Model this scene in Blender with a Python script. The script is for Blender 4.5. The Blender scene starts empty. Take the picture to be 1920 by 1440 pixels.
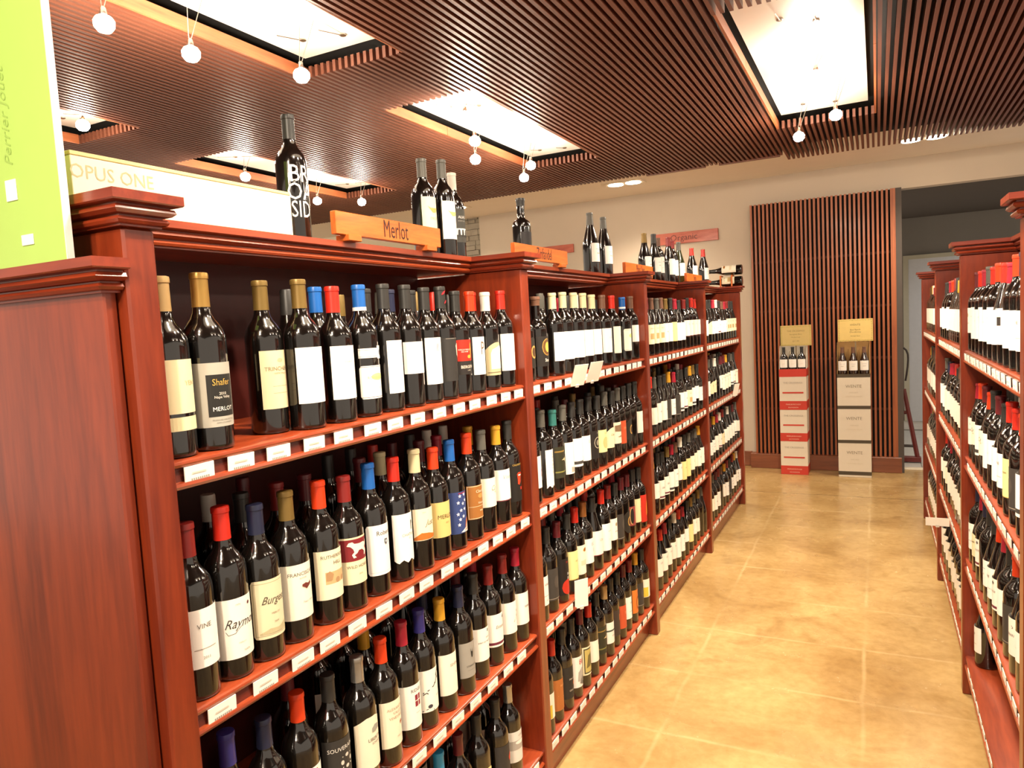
import bpy, bmesh, math, random
from mathutils import Matrix, Vector

# ------------------------------------------------------------------ camera, world, lights, exposure
S = bpy.context.scene
C = S.collection
cam_d = bpy.data.cameras.new('camera')
cam_d.sensor_width = 36.0
cam_d.lens = 1344.13 / 1920 * 36.0
cam_d.clip_start = 0.02
cam = bpy.data.objects.new('camera', cam_d)
C.objects.link(cam)
yaw, pitch, roll = -0.47367, -0.07955, -0.05482
fw = Vector((math.sin(yaw) * math.cos(pitch), math.cos(yaw) * math.cos(pitch), math.sin(pitch)))
rt = Vector((math.cos(yaw), -math.sin(yaw), 0.0))
up = rt.cross(fw)
r2 = math.cos(roll) * rt + math.sin(roll) * up
u2 = -math.sin(roll) * rt + math.cos(roll) * up
m = Matrix((r2, u2, -fw)).transposed().to_4x4()
m.translation = Vector((0, 0, 1.599))
cam.matrix_world = m
S.camera = cam

S.view_settings.view_transform = 'Standard'
S.view_settings.look = 'None'
S.view_settings.gamma = 1.0
S.view_settings.exposure = 0.95
S.view_settings.use_curve_mapping = False
S.cycles.use_denoising = True
S.cycles.max_bounces = 6
S.cycles.diffuse_bounces = 3
S.cycles.glossy_bounces = 3
S.cycles.sample_clamp_indirect = 6.0

W = bpy.data.worlds.new('world')
S.world = W
W.use_nodes = True
W.node_tree.nodes['Background'].inputs[0].default_value = (1.0, 0.83, 0.66, 1)
W.node_tree.nodes['Background'].inputs[1].default_value = 0.52

WARM = (1.0, 0.83, 0.64)


def spot(name, loc, target, power, angle=80, blend=0.8, radius=0.055, col=WARM):
    d = bpy.data.lights.new(name, 'SPOT')
    d.energy = power
    d.color = col
    d.spot_size = math.radians(angle)
    d.spot_blend = blend
    d.shadow_soft_size = radius
    o = bpy.data.objects.new(name, d)
    C.objects.link(o)
    o.location = loc
    o.rotation_euler = (Vector(target) - Vector(loc)).to_track_quat('-Z', 'Y').to_euler()
    return o


def point(name, loc, power, radius=0.045, col=WARM):
    d = bpy.data.lights.new(name, 'POINT')
    d.energy = power
    d.color = col
    d.shadow_soft_size = radius
    o = bpy.data.objects.new(name, d)
    C.objects.link(o)
    o.location = loc
    return o


# ------------------------------------------------------------------ materials
def lin(c):
    if isinstance(c, str):
        c = tuple(int(c[i:i + 2], 16) / 255 for i in (0, 2, 4))
    return tuple((v / 12.92 if v <= 0.04045 else ((v + 0.055) / 1.055) ** 2.4) for v in c) + (1.0,)


MATS = {}


def M(name, col=None, rough=0.5, metal=0.0, coat=0.0, emit=0.0, spec=None, noise=0.06, nscale=25.0):
    if name in MATS:
        return MATS[name]
    mt = bpy.data.materials.new(name)
    mt.use_nodes = True
    nt = mt.node_tree
    b = nt.nodes['Principled BSDF']
    c = lin(col)
    b.inputs['Base Color'].default_value = c
    b.inputs['Roughness'].default_value = rough
    b.inputs['Metallic'].default_value = metal
    b.inputs['Coat Weight'].default_value = coat
    b.inputs['Coat Roughness'].default_value = 0.025 if coat == 1.0 else 0.12
    if spec is not None:
        b.inputs['Specular IOR Level'].default_value = spec
    if emit:
        b.inputs['Emission Color'].default_value = c
        b.inputs['Emission Strength'].default_value = emit
    elif noise:
        tc = nt.nodes.new('ShaderNodeTexCoord')
        n = nt.nodes.new('ShaderNodeTexNoise')
        n.inputs['Scale'].default_value = nscale
        n.inputs['Detail'].default_value = 3
        nt.links.new(tc.outputs['Object'], n.inputs['Vector'])
        mx = nt.nodes.new('ShaderNodeMix')
        mx.data_type = 'RGBA'
        mx.inputs[6].default_value = tuple(v * (1 - noise) for v in c[:3]) + (1,)
        mx.inputs[7].default_value = tuple(min(1, v * (1 + noise)) for v in c[:3]) + (1,)
        nt.links.new(n.outputs['Fac'], mx.inputs[0])
        nt.links.new(mx.outputs[2], b.inputs['Base Color'])
    MATS[name] = mt
    return mt


def wood(name, dark, light, grain, rough=0.3, coat=0.35, bands=0.5):
    mt = bpy.data.materials.new(name)
    mt.use_nodes = True
    nt = mt.node_tree
    b = nt.nodes['Principled BSDF']
    tc = nt.nodes.new('ShaderNodeTexCoord')
    mp = nt.nodes.new('ShaderNodeMapping')
    mp.inputs['Scale'].default_value = grain
    nt.links.new(tc.outputs['Object'], mp.inputs['Vector'])
    n1 = nt.nodes.new('ShaderNodeTexNoise')
    n1.inputs['Scale'].default_value = 1.0
    n1.inputs['Detail'].default_value = 5
    n1.inputs['Roughness'].default_value = 0.6
    n1.inputs['Distortion'].default_value = 0.8
    nt.links.new(mp.outputs[0], n1.inputs['Vector'])
    n2 = nt.nodes.new('ShaderNodeTexNoise')
    n2.inputs['Scale'].default_value = 7.0
    n2.inputs['Detail'].default_value = 3
    nt.links.new(mp.outputs[0], n2.inputs['Vector'])
    ad = nt.nodes.new('ShaderNodeMath')
    ad.operation = 'MULTIPLY_ADD'
    ad.inputs[1].default_value = 0.35
    nt.links.new(n2.outputs['Fac'], ad.inputs[0])
    nt.links.new(n1.outputs['Fac'], ad.inputs[2])
    cr = nt.nodes.new('ShaderNodeValToRGB')
    cr.color_ramp.elements[0].position = 0.40
    cr.color_ramp.elements[0].color = lin(dark)
    cr.color_ramp.elements[1].position = 0.40 + bands
    cr.color_ramp.elements[1].color = lin(light)
    nt.links.new(ad.outputs[0], cr.inputs[0])
    nt.links.new(cr.outputs[0], b.inputs['Base Color'])
    b.inputs['Roughness'].default_value = rough
    b.inputs['Coat Weight'].default_value = coat
    b.inputs['Coat Roughness'].default_value = 0.15
    MATS[name] = mt
    return mt


WV = wood('cherry_upright', '571a0d', '8e3719', (14, 14, 1.3))
WY = wood('cherry_long', '6a2310', 'a64722', (14, 1.3, 14))
WX = wood('cherry_cross', '601c0e', '94381c', (1.3, 14, 14))
WB = wood('cherry_back_shaded', '330c07', '541810', (14, 3, 1.3), 0.45, 0.1)  # cherry darkened, the shade inside the bays put into its colour
OAK = wood('sign_oak', 'b04a14', 'd8742c', (30, 3, 30), 0.4, 0.2)
OAKR = wood('sign_redwood', '9a3d2a', 'c46a52', (3, 30, 30), 0.5, 0.1)
SLAT = wood('ceiling_slat', '563022', '764430', (40, 1.0, 40), 0.5, 0.05)
WSLAT = wood('screen_slat', '7a3c22', 'ac6034', (40, 40, 1.5), 0.45, 0.1)
BOARD = wood('frame_board', '8a4a2c', 'b0683f', (20, 1.5, 20), 0.45, 0.1)
PLINTH = wood('plinth_wood', '6a3a24', '8a5034', (2, 20, 20), 0.4, 0.1)

GLASS = M('bottle_glass', '0d0a08', 0.13, spec=0.55, noise=0, coat=1.0)
GLASSG = M('bottle_glass_green', '232a10', 0.13, spec=0.55, noise=0, coat=1.0)
GLASSB = M('bottle_glass_brown', '2a160c', 0.13, spec=0.55, noise=0, coat=1.0)
CAPS = {
    'gold': M('capsule_gold', 'b08b4a', 0.3, 0.6), 'olive': M('capsule_olive', '7d6534', 0.38, 0.4),
    'tan': M('capsule_tan', 'b89866', 0.4, 0.3), 'red': M('capsule_red', 'c3281a', 0.32),
    'orange': M('capsule_orange_red', 'cf3a14', 0.35), 'darkred': M('capsule_dark_red', '7e1f1c', 0.35),
    'maroon': M('capsule_maroon', '5e1a20', 0.35), 'crimson': M('capsule_crimson', '9c1c30', 0.35),
    'blue': M('capsule_blue', '1c5ca8', 0.32), 'navy': M('capsule_navy', '20243c', 0.35),
    'violet': M('capsule_violet', '33307c', 0.35), 'cyan': M('capsule_bright_blue', '2b9ad0', 0.35),
    'black': M('capsule_black', '2a2927', 0.4), 'grey': M('capsule_grey', '55534c', 0.42),
    'white': M('capsule_white', 'ded9cc', 0.4), 'cream': M('capsule_cream', 'cdc39a', 0.42),
    'silver': M('capsule_silver', 'b6b4ae', 0.25, 0.8), 'yellow': M('capsule_yellow_gold', 'cf9a2c', 0.35, 0.2),
    'brown': M('capsule_brown', '6b4a38', 0.4), 'bronze': M('capsule_bronze', '9a6230', 0.35, 0.3),
    'teal': M('capsule_teal', '2d6a64', 0.4),
}
CAPWORD = {'gold': 'gold', 'olive': 'olive gold', 'tan': 'tan', 'red': 'red', 'orange': 'orange-red', 'darkred': 'dark red',
           'maroon': 'maroon', 'crimson': 'crimson', 'blue': 'blue', 'navy': 'navy', 'violet': 'violet', 'cyan': 'bright-blue',
           'black': 'black', 'grey': 'grey', 'white': 'white', 'cream': 'cream', 'silver': 'silver', 'yellow': 'yellow-gold',
           'brown': 'brown', 'bronze': 'bronze', 'teal': 'teal'}
INK = {}


def ink(h):
    if h not in INK:
        INK[h] = M('print_' + h, h, 0.6, noise=0.03)
    return INK[h]


METAL = M('lamp_chrome', 'b8b4ac', 0.25, 1.0, noise=0)
CABLE = M('lamp_cable', '8c8478', 0.4, 0.5, noise=0)
BULB = M('lamp_bulb', 'fff2dc', 0.3, emit=90.0)
DOWN = M('downlight_lens', 'fff0d4', 0.3, emit=14.0)
BLACK = M('void_black', '15110f', 0.9)
PANEL = M('white_light_panel', 'f2ece2', 0.35, noise=0.02)
SOFFIT = M('soffit_plaster', 'f0e6d8', 0.7, noise=0.03, nscale=6)
WALL = M('wall_plaster', 'c2b3a0', 0.75, noise=0.04, nscale=5)
WALL2 = M('wall_beige', 'd6c8ac', 0.75, noise=0.04, nscale=5)
GREYWALL = M('wall_grey', '74716c', 0.8, noise=0.04, nscale=5)
GREYDARK = M('jamb_grey', '4c4540', 0.8)
TAG = M('price_tag_paper', 'f4efe4', 0.5, noise=0.03)
TAGINK = M('price_tag_bars', '9c968c', 0.6)
CHANNEL = wood('tag_channel_shade', '471409', '6a2412', (14, 1.3, 14), 0.4, 0.1)  # cherry darkened to paint in the shadow of the tag groove


def stone_mat():
    mt = M('stone_tiles', 'a59c8c', 0.8, noise=0.35, nscale=9)
    return mt


def floor_mat():
    mt = bpy.data.materials.new('polished_concrete')
    mt.use_nodes = True
    nt = mt.node_tree
    b = nt.nodes['Principled BSDF']
    tc = nt.nodes.new('ShaderNodeTexCoord')

    def noise(scale, detail, dist=0.0, rough=0.6):
        n = nt.nodes.new('ShaderNodeTexNoise')
        n.inputs['Scale'].default_value = scale
        n.inputs['Detail'].default_value = detail
        n.inputs['Distortion'].default_value = dist
        n.inputs['Roughness'].default_value = rough
        nt.links.new(tc.outputs['Object'], n.inputs['Vector'])
        return n

    def ramp(src, p0, c0, p1, c1):
        r = nt.nodes.new('ShaderNodeValToRGB')
        r.color_ramp.elements[0].position = p0
        r.color_ramp.elements[0].color = c0
        r.color_ramp.elements[1].position = p1
        r.color_ramp.elements[1].color = c1
        nt.links.new(src, r.inputs[0])
        return r

    def mix(f, a, bb, mode='MIX'):
        x = nt.nodes.new('ShaderNodeMix')
        x.data_type = 'RGBA'
        x.blend_type = mode
        if isinstance(f, float):
            x.inputs[0].default_value = f
        else:
            nt.links.new(f, x.inputs[0])
        for i, v in ((6, a), (7, bb)):
            if isinstance(v, tuple):
                x.inputs[i].default_value = v
            else:
                nt.links.new(v, x.inputs[i])
        return x.outputs[2]

    base = ramp(noise(1.7, 6, 0.6).outputs['Fac'], 0.32, lin('9c7c4c'), 0.68, lin('c2a46e'))
    fine = ramp(noise(22, 4).outputs['Fac'], 0.3, lin('c9c0b0'), 0.7, lin('ffffff'))
    col = mix(0.45, base.outputs[0], fine.outputs[0], 'MULTIPLY')
    sm = ramp(noise(2.6, 5, 1.2).outputs['Fac'], 0.56, (0, 0, 0, 1), 0.72, (0.7, 0.7, 0.7, 1))
    col = mix(sm.outputs[0], col, lin('8a6c40'))
    # faint pale ghost lines left by an earlier tiling
    mp = nt.nodes.new('ShaderNodeMapping')
    mp.inputs['Location'].default_value = (0.057, -0.62, 0)
    wob = noise(3.0, 2)
    va = nt.nodes.new('ShaderNodeVectorMath')
    va.operation = 'MULTIPLY_ADD'
    va.inputs[1].default_value = (0.03, 0.03, 0.0)
    nt.links.new(wob.outputs['Color'], va.inputs[0])
    nt.links.new(tc.outputs['Object'], va.inputs[2])
    nt.links.new(va.outputs[0], mp.inputs['Vector'])
    br = nt.nodes.new('ShaderNodeTexBrick')
    br.offset = 0.0
    br.inputs['Scale'].default_value = 1.0
    br.inputs['Mortar Size'].default_value = 0.014
    br.inputs['Mortar Smooth'].default_value = 1.0
    br.inputs['Brick Width'].default_value = 0.70
    br.inputs['Row Height'].default_value = 0.50
    br.inputs['Color1'].default_value = (0, 0, 0, 1)
    br.inputs['Color2'].default_value = (0, 0, 0, 1)
    br.inputs['Mortar'].default_value = (1, 1, 1, 1)
    nt.links.new(mp.outputs[0], br.inputs['Vector'])
    fade = ramp(noise(1.1, 3).outputs['Fac'], 0.45, (0.03, 0.03, 0.03, 1), 0.66, (0.3, 0.3, 0.3, 1))
    gl = mix(1.0, br.outputs['Color'], fade.outputs[0], 'MULTIPLY')
    col = mix(gl, col, lin('ecd6a4'))
    # one long dark crack across the aisle
    sx = nt.nodes.new('ShaderNodeSeparateXYZ')
    nt.links.new(va.outputs[0], sx.inputs[0])
    m1 = nt.nodes.new('ShaderNodeMath')
    m1.operation = 'COMPARE'
    m1.inputs[1].default_value = 6.655
    m1.inputs[2].default_value = 0.006
    nt.links.new(sx.outputs['Y'], m1.inputs[0])
    m2 = nt.nodes.new('ShaderNodeMath')
    m2.operation = 'MULTIPLY'
    m2.inputs[1].default_value = 0.6
    nt.links.new(m1.outputs[0], m2.inputs[0])
    col = mix(m2.outputs[0], col, lin('4a3418'))
    nt.links.new(col, b.inputs['Base Color'])
    rr = ramp(noise(5, 4).outputs['Fac'], 0.3, (0.16, 0.16, 0.16, 1), 0.7, (0.30, 0.30, 0.30, 1))
    nt.links.new(rr.outputs[0], b.inputs['Roughness'])
    b.inputs['Specular IOR Level'].default_value = 0.55
    return mt


# ------------------------------------------------------------------ mesh helpers
def me(name, v, f, mats, mi=None, smooth=False):
    x = bpy.data.meshes.new(name)
    x.from_pydata([tuple(p) for p in v], [], f)
    for t in (mats if isinstance(mats, (list, tuple)) else [mats]):
        x.materials.append(t)
    if mi:
        x.polygons.foreach_set('material_index', mi)
    if smooth:
        x.polygons.foreach_set('use_smooth', [True] * len(x.polygons))
    x.update()
    return x


def ob(name, data, parent=None, loc=(0, 0, 0), rz=0.0, label=None, cat=None, group=None, kind=None):
    o = bpy.data.objects.new(name, data)
    C.objects.link(o)
    o.location = loc
    o.rotation_euler = (0, 0, rz)
    if parent:
        o.parent = parent
    if label:
        o['label'] = label
    if cat:
        o['category'] = cat
    if group:
        o['group'] = group
    if kind:
        o['kind'] = kind
    return o


class G:
    """collects faces"""

    def __init__(s):
        s.v, s.f, s.m = [], [], []

    def add(s, v, f, m=0):
        o = len(s.v)
        s.v += [tuple(p) for p in v]
        s.f += [tuple(i + o for i in q) for q in f]
        s.m += [m] * len(f)
        return s

    def box(s, x0, x1, y0, y1, z0, z1, m=0):
        v = [(x, y, z) for z in (z0, z1) for y in (y0, y1) for x in (x0, x1)]
        return s.add(v, [(0, 2, 3, 1), (4, 5, 7, 6), (0, 1, 5, 4), (2, 6, 7, 3), (0, 4, 6, 2), (1, 3, 7, 5)], m)

    def cbox(s, x0, x1, y0, y1, z0, z1, c=0.003, m=0):
        """box with chamfered vertical and top/bottom edges"""
        def ring(o, z):
            a, b, cc, d = x0 + o, x1 - o, y0 + o, y1 - o
            k = c
            return [(a + k, cc, z), (b - k, cc, z), (b, cc + k, z), (b, d - k, z), (b - k, d, z), (a + k, d, z), (a, d - k, z), (a, cc + k, z)]
        rs = [ring(c, z0), ring(0, z0 + c), ring(0, z1 - c), ring(c, z1)]
        v = [p for r in rs for p in r]
        f = []
        for i in range(3):
            for j in range(8):
                a = i * 8 + j
                b = i * 8 + (j + 1) % 8
                f.append((a, b, b + 8, a + 8))
        f.append(tuple(reversed(range(8))))
        f.append(tuple(range(24, 32)))
        return s.add(v, f, m)

    def ring(s, x0, x1, y0, y1, prof, m=0):
        """mitred moulding round a rectangle; prof = [(offset, z)...] bottom to top"""
        v, f = [], []
        for o, z in prof:
            v += [(x0 - o, y0 - o, z), (x1 + o, y0 - o, z), (x1 + o, y1 + o, z), (x0 - o, y1 + o, z)]
        n = len(prof)
        for i in range(n - 1):
            for j in range(4):
                a = i * 4 + j
                b = i * 4 + (j + 1) % 4
                f.append((a, b, b + 4, a + 4))
        f.append((3, 2, 1, 0))
        f.append(tuple(range(4 * n - 4, 4 * n)))
        return s.add(v, f, m)

    def prism_y(s, prof, y0, y1, m=0):
        """profile of (x, z) points, counter-clockwise seen from -Y, along Y"""
        n = len(prof)
        v = [(x, y0, z) for x, z in prof] + [(x, y1, z) for x, z in prof]
        f = [tuple(reversed(range(n))), tuple(range(n, 2 * n))]
        f = [tuple(range(n)), tuple(reversed(range(n, 2 * n)))]
        for i in range(n):
            j = (i + 1) % n
            f.append((j, i, i + n, j + n))
        return s.add(v, f, m)

    def lathe(s, prof, seg=20, m=0, cx=0, cy=0, z0=0, cap=True):
        v, f = [], []
        n = len(prof)
        for r, z in prof:
            for k in range(seg):
                a = 2 * math.pi * k / seg
                v.append((cx + r * math.cos(a), cy + r * math.sin(a), z0 + z))
        for i in range(n - 1):
            for k in range(seg):
                a = i * seg + k
                b = i * seg + (k + 1) % seg
                f.append((a, b, b + seg, a + seg))
        if cap:
            f.append(tuple(reversed(range(seg))))
            f.append(tuple(range((n - 1) * seg, n * seg)))
        return s.add(v, f, m)

    def tube(s, p, q, r, seg=6, m=0):
        p, q = Vector(p), Vector(q)
        d = (q - p).normalized()
        a = d.orthogonal().normalized()
        b = d.cross(a)
        v = []
        for c in (p, q):
            for k in range(seg):
                t = 2 * math.pi * k / seg
                v.append(c + (a * math.cos(t) + b * math.sin(t)) * r)
        f = [(k, (k + 1) % seg, (k + 1) % seg + seg, k + seg) for k in range(seg)]
        f += [tuple(reversed(range(seg))), tuple(range(seg, 2 * seg))]
        return s.add(v, f, m)

    def me(s, name, mats, smooth=False):
        return me(name, s.v, s.f, mats, s.m, smooth)


def smooth_by_angle(mesh, deg=40):
    bm = bmesh.new()
    bm.from_mesh(mesh)
    for e in bm.edges:
        if len(e.link_faces) == 2 and e.calc_face_angle(0) > math.radians(deg):
            e.smooth = False
    for f in bm.faces:
        f.smooth = True
    bm.to_mesh(mesh)
    bm.free()
    return mesh


TXT = {}


def text2d(txt, size, shear=0.0, bold=0.0, squeeze=1.0):
    k = (txt, shear, bold, squeeze)
    if k not in TXT:
        cu = bpy.data.curves.new('lettering', 'FONT')
        cu.body = txt
        cu.size = 1.0
        cu.align_x = 'CENTER'
        cu.align_y = 'CENTER'
        cu.shear = shear
        cu.offset = 0.0
        cu.resolution_u = 2
        o = bpy.data.objects.new('lettering', cu)
        C.objects.link(o)
        bpy.context.view_layer.update()
        dg = bpy.context.evaluated_depsgraph_get()
        mm = o.evaluated_get(dg).to_mesh()
        vs = [(v.co.x * squeeze, v.co.y) for v in mm.vertices]
        fs = [tuple(p.vertices) for p in mm.polygons]
        bpy.data.objects.remove(o)
        bpy.data.curves.remove(cu)
        TXT[k] = (vs, fs)
    vs, fs = TXT[k]
    return [(x * size, y * size) for x, y in vs], fs


def flat_text(parent, txt, size, origin, xdir, col, shear=0.0, bold=0.0, squeeze=1.0, name='lettering', upd=(0, 0, 1), eps=0.0):
    vs, fs = text2d(txt, size, shear, bold, squeeze)
    o, xd, ud = Vector(origin), Vector(xdir), Vector(upd)
    x = me(name, [o + xd * a + ud * b for a, b in vs], fs, ink(col))
    return ob(name, x, parent)


# ------------------------------------------------------------------ setting
g = G().box(-9.5, 3.5, -2.5, 7.86, -0.05, 0.0)
ob('floor', g.me('floor', floor_mat()), kind='structure', label='polished tan concrete floor with faint pale tile lines')

ZS = 2.85        # underside of the ceiling slats
ZC = 2.967
ceil = ob('ceiling', G().box(-9.5, 3.5, -2.5, 6.5, ZC, ZC + 0.05).me('ceiling', BLACK), kind='structure',
          label='dark ceiling hung with long brown wooden slats and white light panels')
sof = G().box(-9.5, 3.5, 6.5, 7.86, ZC, ZC + 0.05)
soffit = ob('ceiling', sof.me('ceiling', SOFFIT), kind='structure', label='cream plaster soffit between slatted ceiling and far wall')

WELLS = [(-0.585, 0.0, -1.95, -0.03), (-0.585, 0.0, 3.19, 5.36), (-0.585, 0.0, 0.60, 2.53), (-2.45, -1.885, 3.41, 5.32), (-2.45, -1.885, 0.86, 2.77),
         (-4.31, -3.76, 3.49, 5.30), (-4.31, -3.76, 0.90, 2.82), (1.30, 1.86, 3.41, 5.32), (1.30, 1.86, 0.86, 2.77)]
PITCH = 0.0365
SLATM = {}


def slat(x, y0, y1):
    k = round(y1 - y0, 3)
    if k not in SLATM:
        SLATM[k] = G().box(-0.0085, 0.0085, 0, k, 0, 0.052).me('slat', SLAT)
    ob('slat', SLATM[k], ceil, (x, y0, ZS))


far = G()
nsl = 0
x = 2.4
while x > -9.0:
    ye = 6.25 if x < -0.665 else 6.47
    segs = [(-2.4, ye)]
    for (a, b, c, d) in WELLS:
        if a - 0.012 < x < b + 0.012:
            ns = []
            for (p, q) in segs:
                if d <= p or c >= q:
                    ns.append((p, q))
                else:
                    if c - p > 0.05:
                        ns.append((p, c))
                    if q - d > 0.05:
                        ns.append((d, q))
            segs = ns
    for (p, q) in segs:
        if -4.7 < x < 1.25:
            if q < 0.95:           # behind the view: joined with the rest
                far.box(x - .0085, x + .0085, p, q, ZS, ZS + .052)
            else:
                slat(x, p, q)
                nsl += 1
        else:
            far.box(x - .0085, x + .0085, p, q, ZS, ZS + .052)
    x -= PITCH
ob('slat_rest', far.me('slat_rest', SLAT), ceil, kind='stuff')
for (xa, xb) in ((-1.78, -1.27), (-1.16, -0.68)):
    ob('end_batten', G().box(xa, xb, 6.255, 6.285, ZS - 0.004, ZS + 0.05).me('end_batten', SLAT), ceil)

for wi, (a, b, c, d) in enumerate(WELLS):
    # side boards in two lengths with a joint
    mid = (c + d) * 0.5 - 0.3
    for (p, q) in ((c, mid - 0.002), (mid + 0.002, d)):
        ob('frame_board', G().box(a - 0.012, a, p, q, ZS, ZS + 0.055).me('frame_board', BOARD), ceil)
        ob('frame_board', G().box(b, b + 0.012, p, q, ZS, ZS + 0.055).me('frame_board', BOARD), ceil)
    pan = ob('light_panel', G().box(a + 0.02, b - 0.035, c - 0.08, d - 0.015, 2.935, ZC - 0.002).me('light_panel', PANEL), ceil)
    for k, (sx, sy) in enumerate(((0.3, 0.9), (0.62, 0.93), (0.35, 0.2), (0.6, 0.25))):
        px, py = a + (b - a) * sx, c + (d - c) * sy
        h = G().lathe([(0.012, -0.008), (0.016, -0.006), (0.016, 0)], 10, 0, px, py, 2.935)
        h.tube((px, py, 2.93), (px, py - 0.16, 2.90), 0.003)
        ob('standoff', h.me('standoff', METAL), pan)

# walls
YW = 7.80
ob('wall_far', G().box(-4.33, 0.20, YW, YW + 0.12, 0, ZC).box(0.20, 3.5, YW, YW + 0.12, 2.69, ZC).me('wall_far', WALL), kind='structure',
   label='beige plaster far wall with an opening to the back room')
ob('trim_1', G().box(0.16, 0.215, 7.70, YW + 0.13, 0, 2.69).me('trim_1', GREYDARK), kind='structure', label='dark grey jamb beside the slatted screen')
wl = ob('wall_left_far', G().box(-9.5, -4.33, 8.1, 8.2, 0, 3.6).me('wall_left_far', WALL2), kind='structure',
        label='pale wall of the neighbouring area beyond the shelves')
st = ob('wall_stone', G().box(-4.62, -4.335, 7.88, 8.09, 0, 3.3).me('wall_stone', stone_mat()), kind='structure',
        label='strip of grey stacked stone wall cladding')
rng = random.Random(4)
SM = {}
zz = 2.05
while zz < 3.2:
    hh = rng.choice((0.045, 0.06, 0.075))
    xx = -4.62
    while xx < -4.345:
        ww = min(rng.choice((0.1, 0.14, 0.19)), -4.335 - xx)
        dd = rng.uniform(0.008, 0.03)
        ob('stone', G().box(xx, xx + ww - 0.006, 7.88 - dd, 7.885, zz, zz + hh - 0.006).me('stone', stone_mat()), st)
        xx += ww
    zz += hh
ob('baseboard_far', G().cbox(-4.33, -1.19, YW - 0.02, YW, 0, 0.155, 0.004).me('baseboard_far', PLINTH), kind='structure',
   label='brown wooden baseboard along the far wall')
# back room seen through the opening
ob('wall_back_room', G().box(-0.5, 3.5, 10.5, 10.6, -0.1, 2.8).me('wall_back_room', GREYWALL), kind='structure', label='grey wall of the back room')
ob('ceiling', G().box(-0.5, 3.5, YW + 0.12, 10.5, 2.69, 2.8).me('ceiling', M('back_ceiling', '4a423b', 0.9)), kind='structure',
   label='dark low ceiling of the back room')
fb = ob('floor', G().box(-0.5, 3.5, 7.93, 10.5, -0.06, -0.004).me('floor', M('back_grout', '8e8a82', 0.7)), kind='structure', label='pale tiled floor of the back room')
TM = G().cbox(0, 0.392, 0, 0.392, 0, 0.006, 0.002).me('tile', M('back_tile', 'b4b4b0', 0.35))
for i in range(4):
    for j in range(6):
        ob('tile', TM, fb, (-0.02 + i * 0.4, 7.95 + j * 0.4, -0.004))
ob('trim_2', G().cbox(0.20, 3.5, 7.86, 7.945, 0.0, 0.012, 0.003).me('trim_2', M('threshold', 'd8ccb4', 0.4)), kind='structure', label='pale threshold strip at the back room opening')
ob('baseboard_back', G().box(-0.5, 3.5, 10.47, 10.5, 0.0, 0.11).me('baseboard_back', M('base_white', 'c8c8c4', 0.5)), kind='structure', label='white baseboard in the back room')
dr = ob('door_1', G().box(0.36, 1.7, 10.455, 10.5, 0.11, 2.17).me('door_1', M('door_pale', 'b9bcc0', 0.6)), kind='structure', label='pale grey panel door in the back room')
ob('door_frame', G().box(0.30, 1.76, 10.45, 10.47, 2.17, 2.22).box(0.30, 0.36, 10.45, 10.5, 0.11, 2.17).me('door_frame', M('door_frame', 'a9a592', 0.6)), dr)

# far soffit downlights
for i, (lx, ly) in enumerate(((-2.23, 7.05), (0.36, 6.98), (-4.25, 7.05))):
    t = ob('downlight', None, None, (lx, ly, ZC), label='', cat='ceiling light', group='recessed downlights in the soffit')
    t['label'] = ['twin recessed downlight above the organic sign', 'twin recessed downlight above the case stacks',
                  'twin recessed downlight above the stone strip'][i]
    ob('trim_ring', G().box(-0.2, 0.2, -0.1, 0.1, -0.008, 0.0).me('trim_ring', M('downlight_trim', 'e8dcc8', 0.4)), t)
    for s in (-1, 1):
        ob('lens', G().lathe([(0.075, -0.004), (0.075, 0)], 18, 0, s * 0.09, 0, -0.0085).me('lens', DOWN), t)
    spot('downlight_beam', (lx, ly, ZC - 0.03), (lx, ly + 0.15, 0), 90, 125, 0.9, 0.07)

# slatted wooden screen on the far wall
scr = ob('slat_screen', None, None, (-1.14, 7.70, 0), label='tall brown vertical slat screen on the far wall behind the case stacks', cat='screen')
ob('backing', G().box(0, 1.30, 0.06, 0.095, 0.15, 2.69).me('backing', BLACK), scr)
for z in (0.6, 1.1, 1.6, 2.1):
    ob('cross_rail', G().box(0, 1.29, 0.045, 0.06, z, z + 0.022).me('cross_rail', M('rail_dark', '3a1c12', 0.6)), scr)
ob('plinth', G().cbox(-0.05, 1.335, -0.02, 0.095, 0, 0.15, 0.004).me('plinth', PLINTH), scr)
SL = G().box(0, 0.019, 0, 0.04, 0.152, 2.69).me('slat', WSLAT)
for k in range(32):
    ob('slat', SL, scr, (0.004 + k * 0.0394, 0, 0))
ob('edge_slat', G().box(1.262, 1.305, -0.004, 0.06, 0.152, 2.69).me('edge_slat', WSLAT), scr)

# ------------------------------------------------------------------ pendant lamps on cables
BM = smooth_by_angle(G().lathe([(0.005, -0.038), (0.022, -0.033), (0.033, -0.018), (0.034, 0.0), (0.026, 0.013), (0.013, 0.02)], 24).me('bulb', BULB), 60)
SK = smooth_by_angle(G().lathe([(0.011, 0.019), (0.013, 0.024), (0.010, 0.045), (0.006, 0.05)], 12).me('socket', METAL), 50)


def lamp(x, y, z, label, group='cable lamps under the light panels', point_w=7.0, lean=0.05):
    t = ob('cable_lamp', None, None, (x, y, z), label=label, cat='lamp', group=group)
    ob('bulb', BM, t)
    ob('socket', SK, t)
    top = 2.935 - z
    for s in (-1, 1):
        h = G().tube((s * 0.006, 0, 0.045), (s * 0.012 + lean, 0.03 * s, top), 0.0016, 5)
        ob('cable', h.me('cable', CABLE), t)
    point('lamp_glow', (x, y, z - 0.04), point_w)
    return t


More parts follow.
